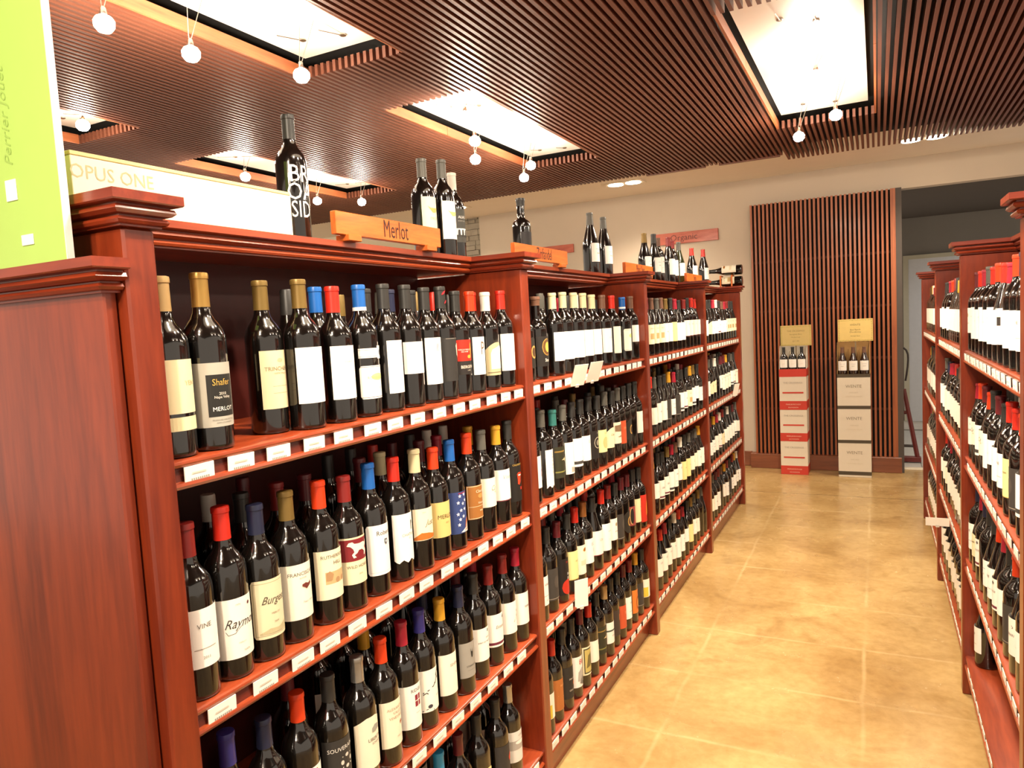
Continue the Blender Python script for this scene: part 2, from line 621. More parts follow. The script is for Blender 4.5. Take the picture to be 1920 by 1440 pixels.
ORD_ = ['first', 'second', 'third']
WNAME = {0: 'panel over the aisle', 1: 'panel above Merlot sign', 2: 'panel above the stone strip'}
lamps = [
    (-2.353, 1.671, 2.72, 'glowing cable lamp, first of three above the white wine crate'),
    (-2.339, 2.012, 2.72, 'glowing cable lamp, middle of three above the white wine crate'),
    (-2.168, 2.427, 2.72, 'glowing cable lamp at panel corner above the lone tall lettered bottle'),
    (-2.02, 3.55, 2.78, 'glowing cable lamp touching the ragged slat edge of second light panel'),
    (-2.121, 3.827, 2.72, 'upper glowing cable lamp of a pair above the three grouped bottles'),
    (-2.265, 4.08, 2.68, 'lower glowing cable lamp of a pair above the three grouped bottles'),
    (-2.138, 4.641, 2.72, 'upper glowing cable lamp of a pair above the Zinfandel sign'),
    (-2.27, 4.80, 2.68, 'lower glowing cable lamp of a pair above the Zinfandel sign'),
    (-0.432, 5.063, 2.72, 'glowing cable lamp hanging lowest from the aisle light panel'),
    (-0.198, 4.657, 2.72, 'glowing cable lamp hanging by the far slat ends of aisle panel'),
    (-0.26, 4.05, 2.78, 'glowing cable lamp close under the aisle light panel'),
    (-3.95, 3.77, 2.76, 'small glowing cable lamp above the crate end of farther row'),
    (-4.073, 4.635, 2.72, 'small glowing cable lamp beside the tall lettered bottle'),
    (-3.847, 4.923, 2.72, 'small glowing cable lamp just above the Merlot sign'),
    (-3.85, 2.55, 2.83, 'tiny cable lamp under farthest light panel beside the green box'),
]
for (lx, ly, lz, lb) in lamps:
    lamp(lx, ly, lz, lb)
for i, (lx, ly) in enumerate(((-0.45, 1.05), (-0.15, 1.6), (-0.45, 2.2), (1.58, 1.2), (1.58, 2.2), (1.58, 3.8), (1.58, 4.9), (-2.2, 1.15))):
    lamp(lx, ly, 2.72, 'cable lamp out over the %s part of the shop' % ['front', 'entrance', 'middle', 'side', 'corner', 'right-hand', 'end', 'left-hand'][i])
for i, (lx, ly) in enumerate(((-0.45, -0.35), (-0.15, -0.95), (-0.4, -1.5))):  # unseen lamps added to light the green box and end panel
    lamp(lx, ly, 2.72, 'added unseen cable lamp behind the view, %s along its light panel' % ORD_[i])
# the beams of the reflector lamps
for (p, t, w, a) in [
    ((-0.15, -0.95, 2.68), (-1.25, 0.7, 1.45), 75, 70), ((-0.45, -0.35, 2.68), (-1.2, 1.0, 1.5), 40, 70), ((-0.4, -1.5, 2.68), (-0.9, 0.9, 0.6), 70, 70),  # beams of the lamps added behind the view
    ((-0.45, 1.05, 2.68), (-1.05, 1.1, 1.35), 60, 75), ((-0.15, 1.6, 2.68), (-1.05, 1.75, 1.2), 75, 80),
    ((-0.45, 2.2, 2.68), (-1.05, 2.6, 1.2), 60, 80), ((-0.26, 4.05, 2.72), (-1.05, 3.6, 1.1), 75, 90),
    ((-0.198, 4.657, 2.68), (0.3, 4.2, 0.9), 70, 95), ((-0.432, 5.063, 2.68), (-1.0, 5.3, 1.0), 75, 95),
    ((-0.15, 1.6, 2.67), (0.3, 2.8, 1.1), 90, 80), ((-0.26, 4.05, 2.71), (-0.3, 3.6, 0), 70, 95),
    ((-0.45, 2.2, 2.67), (-0.25, 2.3, 0), 80, 90), ((-0.198, 4.657, 2.67), (-0.4, 6.0, 0), 60, 90)]:
    spot('lamp_beam', p, t, w, a)

# ------------------------------------------------------------------ shelving
CORN = [(0.0, 0.0), (0.008, 0.0), (0.008, 0.003), (0.014, 0.0045), (0.0165, 0.009), (0.014, 0.0135), (0.0095, 0.0145), (0.0095, 0.0165),
        (0.019, 0.018), (0.0245, 0.023), (0.0225, 0.029), (0.017, 0.0305), (0.017, 0.0325), (0.031, 0.034), (0.033, 0.036), (0.033, 0.050)]
ZCAP = 1.782
SHZ = [1.41, 0.99, 0.575, 0.165]
TPOST = 0.055
TAGM = None


def tag_mesh():
    gg = G()
    w, h = 0.0295, 0.032
    gg.add([(0, -w, 0), (0, w, 0), (0.0012, w, h), (0.0012, -w, h), (-0.002, -w, 0), (-0.002, w, 0), (-0.001, w, h), (-0.001, -w, h)],
           [(0, 1, 2, 3), (7, 6, 5, 4), (0, 4, 5, 1), (3, 2, 6, 7), (0, 3, 7, 4), (1, 5, 6, 2)], 0)
    for k in range(9):
        y = -0.018 + k * 0.0042
        gg.add([(0.0005, y, 0.004), (0.0005, y + 0.0026, 0.004), (0.0009, y + 0.0026, 0.011), (0.0009, y, 0.011)], [(0, 1, 2, 3)], 1)
    gg.add([(0.0013, -0.016, 0.018), (0.0013, 0.012, 0.018), (0.0016, 0.012, 0.021), (0.0016, -0.016, 0.021)], [(0, 1, 2, 3)], 2)
    return gg.me('price_tag', [TAG, TAGINK, M('price_tag_text', 'd4cdbd', 0.6)])


TAGM = tag_mesh()


def bay(name, X, sgn, y0, y1, label, far_post=False, seed=0, tag_step=0.094, tags=True, near_z=1.0):
    """X = plane of the post fronts; sgn = -1: the bay lies on the -X side of it (opens to +X)"""
    rng = random.Random(seed)
    t = ob(name, None, None, (X, y0, 0), label=label, cat='shelf unit', group='wine shelf bays along the aisle')
    L = y1 - y0
    fx = lambda d: sgn * d        # depth into the unit

    def bx(gg, d0, d1, a, b, z0, z1, c=0.0):
        xa, xb = sorted((fx(d0), fx(d1)))
        return gg.cbox(xa, xb, a, b, z0, z1, c) if c else gg.box(xa, xb, a, b, z0, z1)

    posts = [0.0] + ([L] if far_post else [])
    for py in posts:
        ob('side_panel', bx(G(), 0, 0.42, py, py + TPOST, 0, ZCAP, 0.004).me('side_panel', WV), t)
        xa, xb = sorted((fx(0.0), fx(0.20)))
        ob('pilaster_cap', smooth_by_angle(G().ring(xa, xb, py, py + TPOST, [(o, z + ZCAP) for o, z in CORN]).me('pilaster_cap', WX), 32), t)
    ya, yb = TPOST, L
    ob('back_panel', bx(G(), 0.395, 0.41, ya, yb, 0.05, ZCAP + 0.004).me('back_panel', WB), t)
    xa, xb = sorted((fx(0.192), fx(0.60)))
    ob('top_board', G().box(xa, xb, ya, yb, ZCAP + 0.004, ZCAP + 0.049).me('top_board', WY), t)
    # recessed cornice between the caps
    pr = [(fx(0.192) - fx(1) * o, ZCAP + z) for o, z in CORN]
    prof = [(fx(0.21), ZCAP)] + pr + [(fx(0.21), ZCAP + 0.050)]
    if sgn > 0:
        prof = prof[::-1]
    ob('cornice', smooth_by_angle(G().prism_y(prof, ya - 0.0, yb).me('cornice', WY), 32), t)
    for si, z in enumerate(SHZ):
        # board with a bullnosed front and a price channel
        d = 0.010
        P = [(0.392, z), (d + 0.006, z), (d + 0.001, z - 0.003), (d, z - 0.007), (d + 0.002, z - 0.012), (d + 0.010, z - 0.014),
             (d + 0.006, z - 0.036), (d - 0.001, z - 0.038), (d - 0.003, z - 0.043), (d, z - 0.048), (d + 0.018, z - 0.048),
             (d + 0.02, z - 0.02), (0.392, z - 0.02)]
        prof = [(fx(a), b) for a, b in P]
        if sgn > 0:
            prof = prof[::-1]
        gg = G().prism_y(prof, ya, yb)
        mesh = gg.me('shelf', [WY, CHANNEL])
        for p in mesh.polygons:      # tag channel painted darker for the shade in its groove
            c = p.center
            if abs(c.z - (z - 0.025)) < 0.004 and abs(abs(c.x) - (d + 0.008)) < 0.003:
                p.material_index = 1
        smooth_by_angle(mesh, 35)
        sh = ob('shelf', mesh, t)
        if tags:
            y = ya + 0.035 + rng.uniform(0, 0.02)
            while y < yb - 0.03:
                k = ob('price_tag', TAGM, sh, (fx(d + 0.0005), y, z - 0.0445), math.pi if sgn > 0 else 0)
                k.rotation_euler = (rng.uniform(-0.03, 0.03), 0.10 * (1 if sgn < 0 else -1) * 0, k.rotation_euler[2])
                y += tag_step + rng.uniform(-0.008, 0.016)
    ob('kick_board', bx(G(), 0.045, 0.06, ya, yb, 0, SHZ[3] - 0.021).me('kick_board', WY), t)
    return t


XL = -1.0115
YL = [0.715 + 1.3612 * k for k in range(5)]
BAYN = ['Merlot', 'Zinfandel', 'third-bay', 'fourth-bay']
bl = ['cherry wood wine shelf bay under the Merlot sign', 'cherry wood wine shelf bay under the Zinfandel sign',
      'cherry wood wine shelf bay next beyond the Zinfandel bay', 'cherry wood wine shelf bay nearest the slatted screen, lying bottles on top']
bays = [bay('wine_shelf', XL, -1, YL[k], YL[k + 1], bl[k], k == 3, k, 0.087) for k in range(4)]
XR = 0.293
YR = [1.955, 3.32, 4.69, 6.066]
rl = ['cherry wood wine shelf bay across the aisle opposite the Zinfandel bay', 'cherry wood wine shelf bay across the aisle with a white strip card',
      'cherry wood wine shelf bay across the aisle nearest the back room']
for k in range(3):
    bay('wine_shelf', XR, 1, YR[k], YR[k + 1], rl[k], k == 2, 10 + k, 0.087)

# end panel with its own lower cornice
ec = ob('end_panel', None, None, (-1.035, YL[0] - 0.002, 0), label='broad cherry wood end panel with moulded ledge under the green box', cat='end panel')
ob('panel', G().cbox(-0.80, 0.0, -0.022, 0.0, 0.0, 1.70, 0.003).me('panel', WV), ec)
lm = G().ring(-0.80, 0.0, -0.022, -0.001, [(o * 1.15, 1.683 + z * 1.0) for o, z in CORN])
lm.v = [(a, min(b, 0.0), c) for a, b, c in lm.v]
ob('ledge_moulding', smooth_by_angle(lm.me('ledge_moulding', WX), 32), ec)

# ------------------------------------------------------------------ bottles
BODY = {
    'bdx': dict(R=0.0375, prof=[(0.030, 0.0), (0.0365, 0.003), (0.0375, 0.010), (0.0375, 0.185), (0.0368, 0.195), (0.034, 0.206), (0.028, 0.217),
                               (0.021, 0.226), (0.0165, 0.236), (0.0148, 0.246), (0.0143, 0.262)], capz=0.246, h=0.305, nr=0.0149, tr=0.0142),
    'brg': dict(R=0.041, prof=[(0.033, 0.0), (0.040, 0.003), (0.041, 0.010), (0.041, 0.128), (0.0405, 0.142), (0.038, 0.158), (0.033, 0.178),
                              (0.027, 0.200), (0.0215, 0.220), (0.0175, 0.240), (0.0152, 0.258)], capz=0.240, h=0.300, nr=0.0175, tr=0.0146),
    'prt': dict(R=0.0385, prof=[(0.031, 0.0), (0.0375, 0.003), (0.0385, 0.010), (0.0385, 0.170), (0.0375, 0.182), (0.034, 0.193), (0.027, 0.200),
                               (0.0175, 0.206), (0.0150, 0.214), (0.0165, 0.235), (0.0155, 0.262)], capz=0.258, h=0.290, nr=0.0165, tr=0.0172),
}
BMESH = {}


def body_mesh(kind, gl, hs):
    k = (kind, gl.name, hs)
    if k not in BMESH:
        d = BODY[kind]
        BMESH[k] = smooth_by_angle(G().lathe([(r, z * hs) for r, z in d['prof']], 24).me('glass', gl), 60)
    return BMESH[k]


def cap_mesh(kind, col, hs):
    k = (kind, 'cap', col, hs)
    if k not in BMESH:
        d = BODY[kind]
        z0, h, nr, tr = d['capz'] * hs, d['h'] * hs, d['nr'] + 0.0006, d['tr'] + 0.0008
        BMESH[k] = smooth_by_angle(G().lathe([(nr, z0), (nr - 0.0003, z0 + 0.01), (tr, h - 0.016), (tr, h - 0.012), (tr + 0.0013, h - 0.011),
                                              (tr + 0.0013, h - 0.004), (tr + 0.0005, h - 0.0008), (tr - 0.002, h)], 20).me('capsule', CAPS[col]), 40)
    return BMESH[k]


def patch(R, s0, s1, zb, zt, eps, n=10):
    """curved strip from arc length s0 to s1; zb and zt are heights or functions of s"""
    v, f = [], []
    fb_ = zb if callable(zb) else (lambda s: zb)
    ft_ = zt if callable(zt) else (lambda s: zt)
    r = R + eps
    for i in range(n + 1):
        s = s0 + (s1 - s0) * i / n
        a = s / R
        v += [(r * math.cos(a), r * math.sin(a), fb_(s)), (r * math.cos(a), r * math.sin(a), ft_(s))]
    for i in range(n):
        f.append((2 * i, 2 * i + 2, 2 * i + 3, 2 * i + 1))
    return v, f


def wrap(R, pts, fs, s, z, eps):
    return [((R + eps) * math.cos((s + a) / R), (R + eps) * math.sin((s + a) / R), z + b) for a, b in pts], fs


def poly2d(pts, step=0.006):
    bm = bmesh.new()
    vs = [bm.verts.new((a, b, 0)) for a, b in pts]
    bm.faces.new(vs)
    bmesh.ops.triangulate(bm, faces=bm.faces[:])
    for _ in range(3):
        es = [e for e in bm.edges if e.calc_length() > step]
        if not es:
            break
        bmesh.ops.subdivide_edges(bm, edges=es, cuts=1)
        bmesh.ops.triangulate(bm, faces=bm.faces[:])
    bm.verts.index_update()
    out = [(v.co.x, v.co.y) for v in bm.verts], [tuple(v.index for v in f.verts) for f in bm.faces]
    bm.free()
    return out


HORSE = [(-0.024, 0.010), (-0.020, 0.016), (-0.013, 0.017), (-0.009, 0.013), (0.002, 0.012), (0.012, 0.013), (0.018, 0.010), (0.024, 0.016),
         (0.021, 0.006), (0.016, 0.002), (0.020, -0.006), (0.016, -0.014), (0.013, -0.013), (0.014, -0.006), (0.008, -0.001), (0.000, -0.001),
         (-0.004, -0.006), (-0.010, -0.009), (-0.006, -0.014), (-0.012, -0.015), (-0.015, -0.008), (-0.010, -0.003), (-0.012, 0.003), (-0.017, 0.008)]
LMESH = {}


def star(r, n=5):
    return [((r if k % 2 == 0 else r * 0.42) * math.sin(math.pi * k / n), (r if k % 2 == 0 else r * 0.42) * math.cos(math.pi * k / n)) for k in range(2 * n)]


def label_mesh(kind, key, st):
    """st: dict col,z0,z1,w,top,(prints) -> (base mesh, [print meshes])"""
    k = (kind, key)
    if k in LMESH:
        return LMESH[k]
    R = BODY[kind]['R']
    w, z0, z1 = st.get('w', 0.042), st['z0'], st['z1']
    top = st.get('top', 'flat')
    ft, fb2 = z1, z0
    rc = 0.006
    if top == 'round':
        def ft(s):
            e = w - abs(s)
            return z1 - (rc - math.sqrt(max(0, rc * rc - (rc - e) ** 2)) if e < rc else 0)

        def fb2(s):
            e = w - abs(s)
            return z0 + (rc - math.sqrt(max(0, rc * rc - (rc - e) ** 2)) if e < rc else 0)
    elif top == 'arch':
        ft = lambda s: z1 - 0.022 * (abs(s) / w) ** 2
    elif top == 'house':
        ft = lambda s: z1 - 0.02 * max(0, abs(s) / w - 0.3)
    elif top == 'wave':
        fb2 = lambda s: z0 + 0.004 * math.sin(s * 260)
    elif top == 'oval':
        zc, hz = (z0 + z1) / 2, (z1 - z0) / 2
        ft = lambda s: zc + hz * math.sqrt(max(0, 1 - (s / w) ** 2))
        fb2 = lambda s: zc - hz * math.sqrt(max(0, 1 - (s / w) ** 2))
    v, f = patch(R, -w, w, fb2, ft, 0.0004, 24 if top in ('round', 'oval') else 14)
    base = me('label', v, f, ink(st['col']), smooth=True)
    prints = {}

    def put(col, v, f):
        prints.setdefault(col, G()).add(v, f)

    for it in st.get('p', []):
        c = it[0]
        if c == 't':
            txt, size, s, z, col = it[1:6]
            o = it[6] if len(it) > 6 else {}
            vs, fs = text2d(txt, size, o.get('shear', 0), o.get('bold', 0), o.get('sq', 1.0))
            if o.get('rot'):
                vs = [(b, -a) for a, b in vs]
            put(col, *wrap(R, vs, fs, s, z, 0.0009))
        elif c == 'r':
            s0, s1, za, zb, col = it[1:6]
            put(col, *patch(R, s0, s1, za, zb, 0.0006 + (it[6] if len(it) > 6 else 0), max(2, int((s1 - s0) / 0.006))))
        elif c == 'c':
            s, z, rx, rz, col = it[1:6]
            put(col, *patch(R, s - rx, s + rx, lambda q: z - rz * math.sqrt(max(0, 1 - ((q - s) / rx) ** 2)),
                            lambda q: z + rz * math.sqrt(max(0, 1 - ((q - s) / rx) ** 2)), 0.0007 + (it[6] if len(it) > 6 else 0), 14))
        elif c == 'p':
            pts, s, z, col = it[1:5]
            sc = it[5] if len(it) > 5 else 1.0
            vs, fs = poly2d([(a * sc, b * sc) for a, b in pts])
            put(col, *wrap(R, vs, fs, s, z, 0.0011))
        elif c == 'line':        # wandering ink stroke
            pts, wd, col = it[1:4]
            for (a, b), (a2, b2) in zip(pts[:-1], pts[1:]):
                dx, dz = a2 - a, b2 - b
                l = math.hypot(dx, dz) or 1
                nx, nz = -dz / l * wd, dx / l * wd
                put(col, *wrap(R, [(a + nx, b + nz), (a - nx, b - nz), (a2 - nx, b2 - nz), (a2 + nx, b2 + nz)], [(0, 1, 2, 3)], 0, 0, 0.0009))
    pm = [gg.me('print', ink(c)) for c, gg in prints.items()]
    LMESH[k] = (base, pm)
    return LMESH[k]


def T(txt, size, z, col='3a342c', s=0.0, **o):
    return ('t', txt, size, s, z, col, o)


# label styles -------------------------------------------------------------
WH, CR, BE = 'f6f2ea', 'efe4c4', 'dcc890'
L = {}
L['plain_white'] = dict(col=WH, z0=.052, z1=.168, w=.040, p=[T('estate', .009, .135, 'b8b0a2'), T('grown', .006, .10, 'c9c2b4')], d='white label')
L['white2'] = dict(col=WH, z0=.058, z1=.160, w=.042, p=[T('VINE', .012, .130, '6d665c'), ('r', -.02, .02, .09, .0915, 'a59c8e'), T('2011', .007, .075, '8d867a')], d='white label')
L['white3'] = dict(col='f2ede0', z0=.070, z1=.165, w=.040, top='round', p=[('c', 0, .138, .008, .008, '9a8a62'), T('cellars', .010, .108, '4a443a', shear=.3)], d='rounded off-white label')
L['cream1'] = dict(col=CR, z0=.060, z1=.160, w=.041, p=[T('OLD VINE', .009, .14, '5a4a34'), ('r', -.022, .022, .085, .115, 'b99c68')], d='cream label')
L['cream2'] = dict(col='e8dcb4', z0=.062, z1=.150, w=.040, top='arch', p=[T('Creek', .013, .118, '5b3b20', shear=.3)], d='arched cream label')
L['white_short'] = dict(col=WH, z0=.085, z1=.165, w=.042, p=[T('CELLARS', .006, .12, 'cac3b6')], d='short white label')
L['white_tall'] = dict(col=WH, z0=.045, z1=.172, w=.030, p=[T('NAPA', .007, .13, 'c6bfb2')], d='narrow tall white label')
L['ii'] = dict(col=WH, z0=.05, z1=.172, w=.036, p=[T('II', .030, .145, '7d7482', sq=.6), T('H', .012, .142, 'a9a4a8', .016)], d='white label with two strokes')
L['band'] = dict(col='eadfb4', z0=.075, z1=.165, w=.042, p=[T('YEN', .012, .125, 'd8b48c', .018), ('r', -.042, .042, .046, .069, 'e8dcae', -.0003)], d='cream two-part label')
L['shafer'] = dict(col='aca89c', z0=.042, z1=.155, w=.044, p=[('r', -.018, .036, .060, .134, '191815'), T('Shafer', .0165, .120, 'c9a24a', .009, bold=.01, sq=.85),
      T('2010', .007, .100, 'e6e0d4', .009), T('Napa Valley', .0066, .094, 'e6e0d4', .009), T('MERLOT', .0105, .073, 'f2eee6', .009, bold=.01),
      T('PRODUCED AND BOTTLED', .0035, .054, '6d695f', .009), T('NAPA CALIFORNIA', .0035, .049, '6d695f', .009)], d='grey label with black panel')
L['trin'] = dict(col='d8c9a2', z0=.051, z1=.168, w=.042, p=[T('TRINCHERO', .0115, .131, '8a7c62', -.002), T('NAPA VALLEY', .005, .122, '9a8c72', 0),
      ('c', 0, .148, .007, .004, 'b7a884'), ('r', -.02, .02, .096, .0965, '8a7c62'), ('r', -.02, .02, .082, .0825, '8a7c62')], d='tan label with grey capitals')
L['red_dot'] = dict(col=WH, z0=.055, z1=.170, w=.042, p=[('c', .03, .152, .003, .005, '7d7098')], d='broad white label')
L['romb'] = dict(col='f4efe6', z0=.042, z1=.118, w=.042, top='round', p=[('r', -.04, .04, .115, .116, '2a2a30'), ('r', -.04, .04, .045, .046, '2a2a30'), ('c', .004, .092, .02, .008, 'd2e08a'),
      T('ROMBAUER', .0095, .090, '9aa070'), T('2011', .006, .066, 'a9a49a', .012), ('r', -.042, .012, .136, .158, 'eeeae4'), ('r', -.042, .012, .139, .1395, '2a2a30', .0003), ('r', -.042, .012, .154, .1545, '2a2a30', .0003),
      ('p', [(-.012, -.012), (.012, -.012), (.018, -.006), (.018, .012), (.012, .018), (-.012, .018)], .018, .145, 'eeeae4'), ('c', .02, .148, .006, .007, '3c3c40', .0008)], d='split white label with lime grapes')
L['cameo'] = dict(col='2c2a28', z0=.05, z1=.168, w=.042, p=[('p', [(.0, .02), (.008, .028), (.018, .026), (.024, .015), (.020, .0), (.022, -.02), (.024, -.034), (.014, -.03), (.012, -.01), (.004, -.004), (.004, .008)], .004, .125, 'e6ddc8'),
      ('r', -.03, .03, .166, .1668, 'a9a49a')], d='black label with pale cameo figure')
L['berg'] = dict(col='211c1a', z0=.062, z1=.160, w=.041, p=[('r', -.041, .041, .100, .160, 'b8240f'), ('c', .014, .133, .006, .018, 'd8862c'), ('c', .004, .112, .008, .005, 'e6a23c'),
      T('WALLA WALLA', .006, .132, 'f0e6d8', -.012), T('RED WINE', .005, .126, 'f0e6d8', -.012), T('BERGEVIN', .012, .083, 'efe4d2', 0), T('LANE', .005, .073, 'cfc4b2', 0)], d='red label over black band')
L['pp'] = dict(col=WH, z0=.055, z1=.165, w=.036, p=[T('P', .055, .130, '6d5744', -.002, sq=.6)], d='white label with tall letter P')
L['copp'] = dict(col='b9ac86', z0=.045, z1=.145, w=.042, top='arch', p=[('r', -.026, .042, .064, .112, 'efe9d8'), ('p', [(-.026, 0), (.04, 0), (.012, .024), (-.02, .012)], 0, .112, 'efe9d8'), ('r', -.038, .038, .052, .055, '6d6248')], d='gold framed arched label')
L['ray'] = dict(col='f3ece0', z0=.040, z1=.150, w=.045, p=[T('Raymond', .024, .104, '3c3834', .008, shear=.5, sq=.85), ('c', .020, .135, .0032, .0032, '5a2030'), T('1974', .005, .138, 'b0a898', -.004),
      ('line', [(-.028, .092), (-.024, .085), (-.012, .087), (0, .098)], .0005, '5a554c'), T('NAPA', .005, .052, 'a39b8c', .008), T('MERLOT', .004, .068, 'cabfae', 0)], d='large white label with script lettering')
L['burg'] = dict(col='dcd0ae', z0=.045, z1=.158, w=.041, top='round', p=[('r', -.037, .037, .1515, .1525, 'a39b74'), ('r', -.037, .037, .0505, .0515, 'a39b74'), ('r', -.0375, -.0365, .05, .152, 'a39b74'), ('r', .0365, .0375, .05, .152, 'a39b74'),
      T('Burgess', .021, .118, '4c4738', .004, shear=.5, sq=.85), T('MERLOT', .005, .092, '8a8068', .004), T('2009', .005, .075, '8a8068', .004), ('p', [(-.03, -.004), (-.01, .004), (.008, .002), (.03, .010), (.03, -.006), (-.03, -.006)], 0, .060, 'b9ae88')], d='cream bordered label with script')
L['fran'] = dict(col='f1ead6', z0=.048, z1=.160, w=.043, p=[T('FRANCISCAN', .0105, .140, '5c5850', .002, bold=.005), T('ESTATE', .005, .131, '9a9484', .002), ('p', [(-.012, .004), (-.004, .006), (.004, .003), (.012, .007), (.012, .0), (.004, -.004), (-.002, -.007), (-.006, -.003), (-.012, 0)], .010, .114, '6a2c24'),
      T('Napa Valley', .006, .082, '9aa0a0', .012, shear=.3)], d='cream label with grape cluster')
L['ruth'] = dict(col='efe2c2', z0=.055, z1=.160, w=.042, p=[T('RUTHERFORD', .0105, .146, '5c5648', .006), T('HILL', .0115, .132, '5c5648', .010), ('r', -.020, .036, .088, .114, 'c9a878'), ('p', [(0, 0), (.012, 0), (.016, .012), (.008, .02), (0, .016)], -.018, .096, 'a9845c'),
      ('c', .008, .094, .006, .006, 'a9845c'), ('c', .024, .094, .006, .006, 'a9845c')], d='cream label with tan building picture')
L['horse'] = dict(col='ecdfb8', z0=.060, z1=.165, w=.040, p=[('r', -.040, .040, .112, .161, '7d1a22'), ('p', HORSE, .004, .136, 'efe6d4', 1.15), T('WILD HORSE', .0095, .099, '4c463a', .002), T('2010', .005, .082, '7d7460', .006)], d='maroon and cream label with running horse')
L['robr'] = dict(col='f4f0ea', z0=.050, z1=.168, w=.041, top='round', p=[T('Robert', .015, .148, '4c4844', .004), ('p', [(-.005, .007), (.005, .007), (.005, -.002), (0, -.008), (-.005, -.002)], .008, .126, '5a5a64'), ('c', .008, .127, .0022, .003, 'f0ece6', .0008), ('r', -.036, -.0355, .056, .162, 'b0a8b0'), ('r', -.036, .036, .0565, .057, 'b0a8b0')], d='rounded white label with small shield')
L['fig'] = dict(col='f5f1e8', z0=.050, z1=.168, w=.041, top='wave', p=[('p', [(-.001, -.012), (.002, -.012), (.0015, 0), (.004, .006), (.002, .012), (-.002, .010), (-.0015, 0)], .012, .138, '5a5850'), T('CHATEAU', .010, .115, 'a49c92', .004), T('STE', .005, .106, 'b4ac9e', .004)], d='white label with small upright figure')
L['just'] = dict(col='ece2c4', z0=.078, z1=.160, w=.040, p=[T('Just', .021, .122, '6d6248', .006, shear=.5, sq=.85), ('p', [(-.04, 0), (-.02, .012), (0, .010), (.02, .004), (.04, .008), (.04, -.006), (-.04, -.006)], 0, .086, 'c06a22'), T('NAPA', .004, .150, 'a49a80', -.01)], d='cream label with orange swoosh')
L['merl'] = dict(col='d8bd76', z0=.060, z1=.155, w=.042, p=[T('MERLOT', .0155, .115, '4c3c20', .006), T('2010', .006, .098, '7d683c', .006)], d='beige label with plain capitals')
L['flag'] = dict(col='2d3f74', z0=.045, z1=.162, w=.040, p=[('p', star(.006), s_, z_, 'dfe2ea') for s_, z_ in ((-.006, .15), (.010, .153), (-.012, .132), (.004, .128), (.014, .136), (-.004, .11), (-.014, .10), (.010, .112), (-.008, .085), (.004, .092), (-.012, .07))] +
      [('p', [(0, -.01), (.014, .0), (.022, .04), (.020, -.03), (.006, -.04), (-.01, -.042)], .016, .09, 'c86a3c'), ('p', [(-.02, -.012), (.0, .0), (.022, .02), (.024, -.014)], .012, .060, 'ece6e0'), ('r', -.01, .024, .156, .159, '8a2438')], d='blue label with white stars')
L['clos'] = dict(col='98622a', z0=.062, z1=.160, w=.041, p=[('r', -.039, .039, .157, .1585, 'e6d4b0'), ('r', -.039, .039, .0635, .065, 'e6d4b0'), ('r', -.039, -.0375, .064, .158, 'e6d4b0'), T('Clos du', .012, .142, 'efe0c0', .006), ('c', .006, .128, .012, .007, 'b98a4c'), T('Vineyards', .009, .108, 'efe0c0', .010, shear=.3), ('r', -.038, .038, .098, .099, 'e6d4b0'), T('MERLOT', .006, .085, 'efe0c0', .010)], d='brown label with thin cream frame')
L['script_c'] = dict(col='f0e9d2', z0=.075, z1=.162, w=.042, p=[T('Ca', .022, .13, '8a8470', .006, shear=.5, sq=.85), ('c', .016, .118, .004, .003, 'c0b694')], d='cream label with faint script')
L['vine'] = dict(col='f3ede0', z0=.072, z1=.170, w=.042, p=[T('Vino', .018, .146, '8a8a94', .002, shear=.4), ('r', -.042, .042, .072, .075, '6a2430')], d='white label with thin maroon foot')
L['tongue'] = dict(col='17130f', z0=.050, z1=.172, w=.042, p=[T('CALIFORNIA', .008, .168, 'c9a24a', .002), ('p', [(-.012, .010), (-.005, .016), (0, .013), (.005, .016), (.012, .010), (.006, .0), (.004, -.016), (-.002, -.026), (-.010, -.022), (-.010, -.006)], .006, .128, 'd03a1c'), ('r', -.001, .013, .132, .136, 'efe6da', .0008), ('r', .008, .022, .085, .095, 'b02c1c')], d='black label with red emblem')
L['redsq'] = dict(col=WH, z0=.060, z1=.155, w=.043, p=[('r', .000, .014, .135, .149, 'b02818'), T('SIMI', .013, .105, '7d4438', .010)], d='white label with red square')
L['souv'] = dict(col='2f2d2b', z0=.045, z1=.165, w=.043, p=[T('SOUVERAIN', .0125, .143, 'e6e2da', .002, bold=.02), ('line', [(.0, .10), (.026, .125)], .0012, 'd6d0c4'), ('line', [(.0, .125), (.026, .10)], .0012, 'd6d0c4'), ('c', .013, .125, .005, .004, 'd6d0c4'), ('c', .013, .100, .005, .004, 'd6d0c4'), ('c', .0, .112, .004, .005, 'd6d0c4'), ('c', .026, .112, .004, .005, 'd6d0c4'), T('MERLOT', .008, .08, 'b8b2a6', .008)], d='charcoal label with crossed emblem')
L['libt'] = dict(col='efe6cc', z0=.045, z1=.165, w=.042, top='house', p=[('p', [(-.012, -.006), (.012, -.004), (.01, .008), (-.004, .010), (-.012, .004)], .012, .134, '9a9a8e'), T('LIBERTY', .011, .112, '5c564a', .008), T('SCHOOL', .007, .102, '5c564a', .012)], d='cream label with sketched building')
L['alex'] = dict(col='efe4ca', z0=.048, z1=.160, w=.042, p=[T('ALEXANDER', .0095, .140, 'b09a80', .002), T('VALLEY', .0095, .129, 'b09a80', .006), T('VINEYARDS', .0095, .118, 'b09a80', .004), ('p', star(.007, 6), .016, .100, 'a05a3c'), T('MERLOT', .005, .07, 'b8a890', .008)], d='cream label with red star')
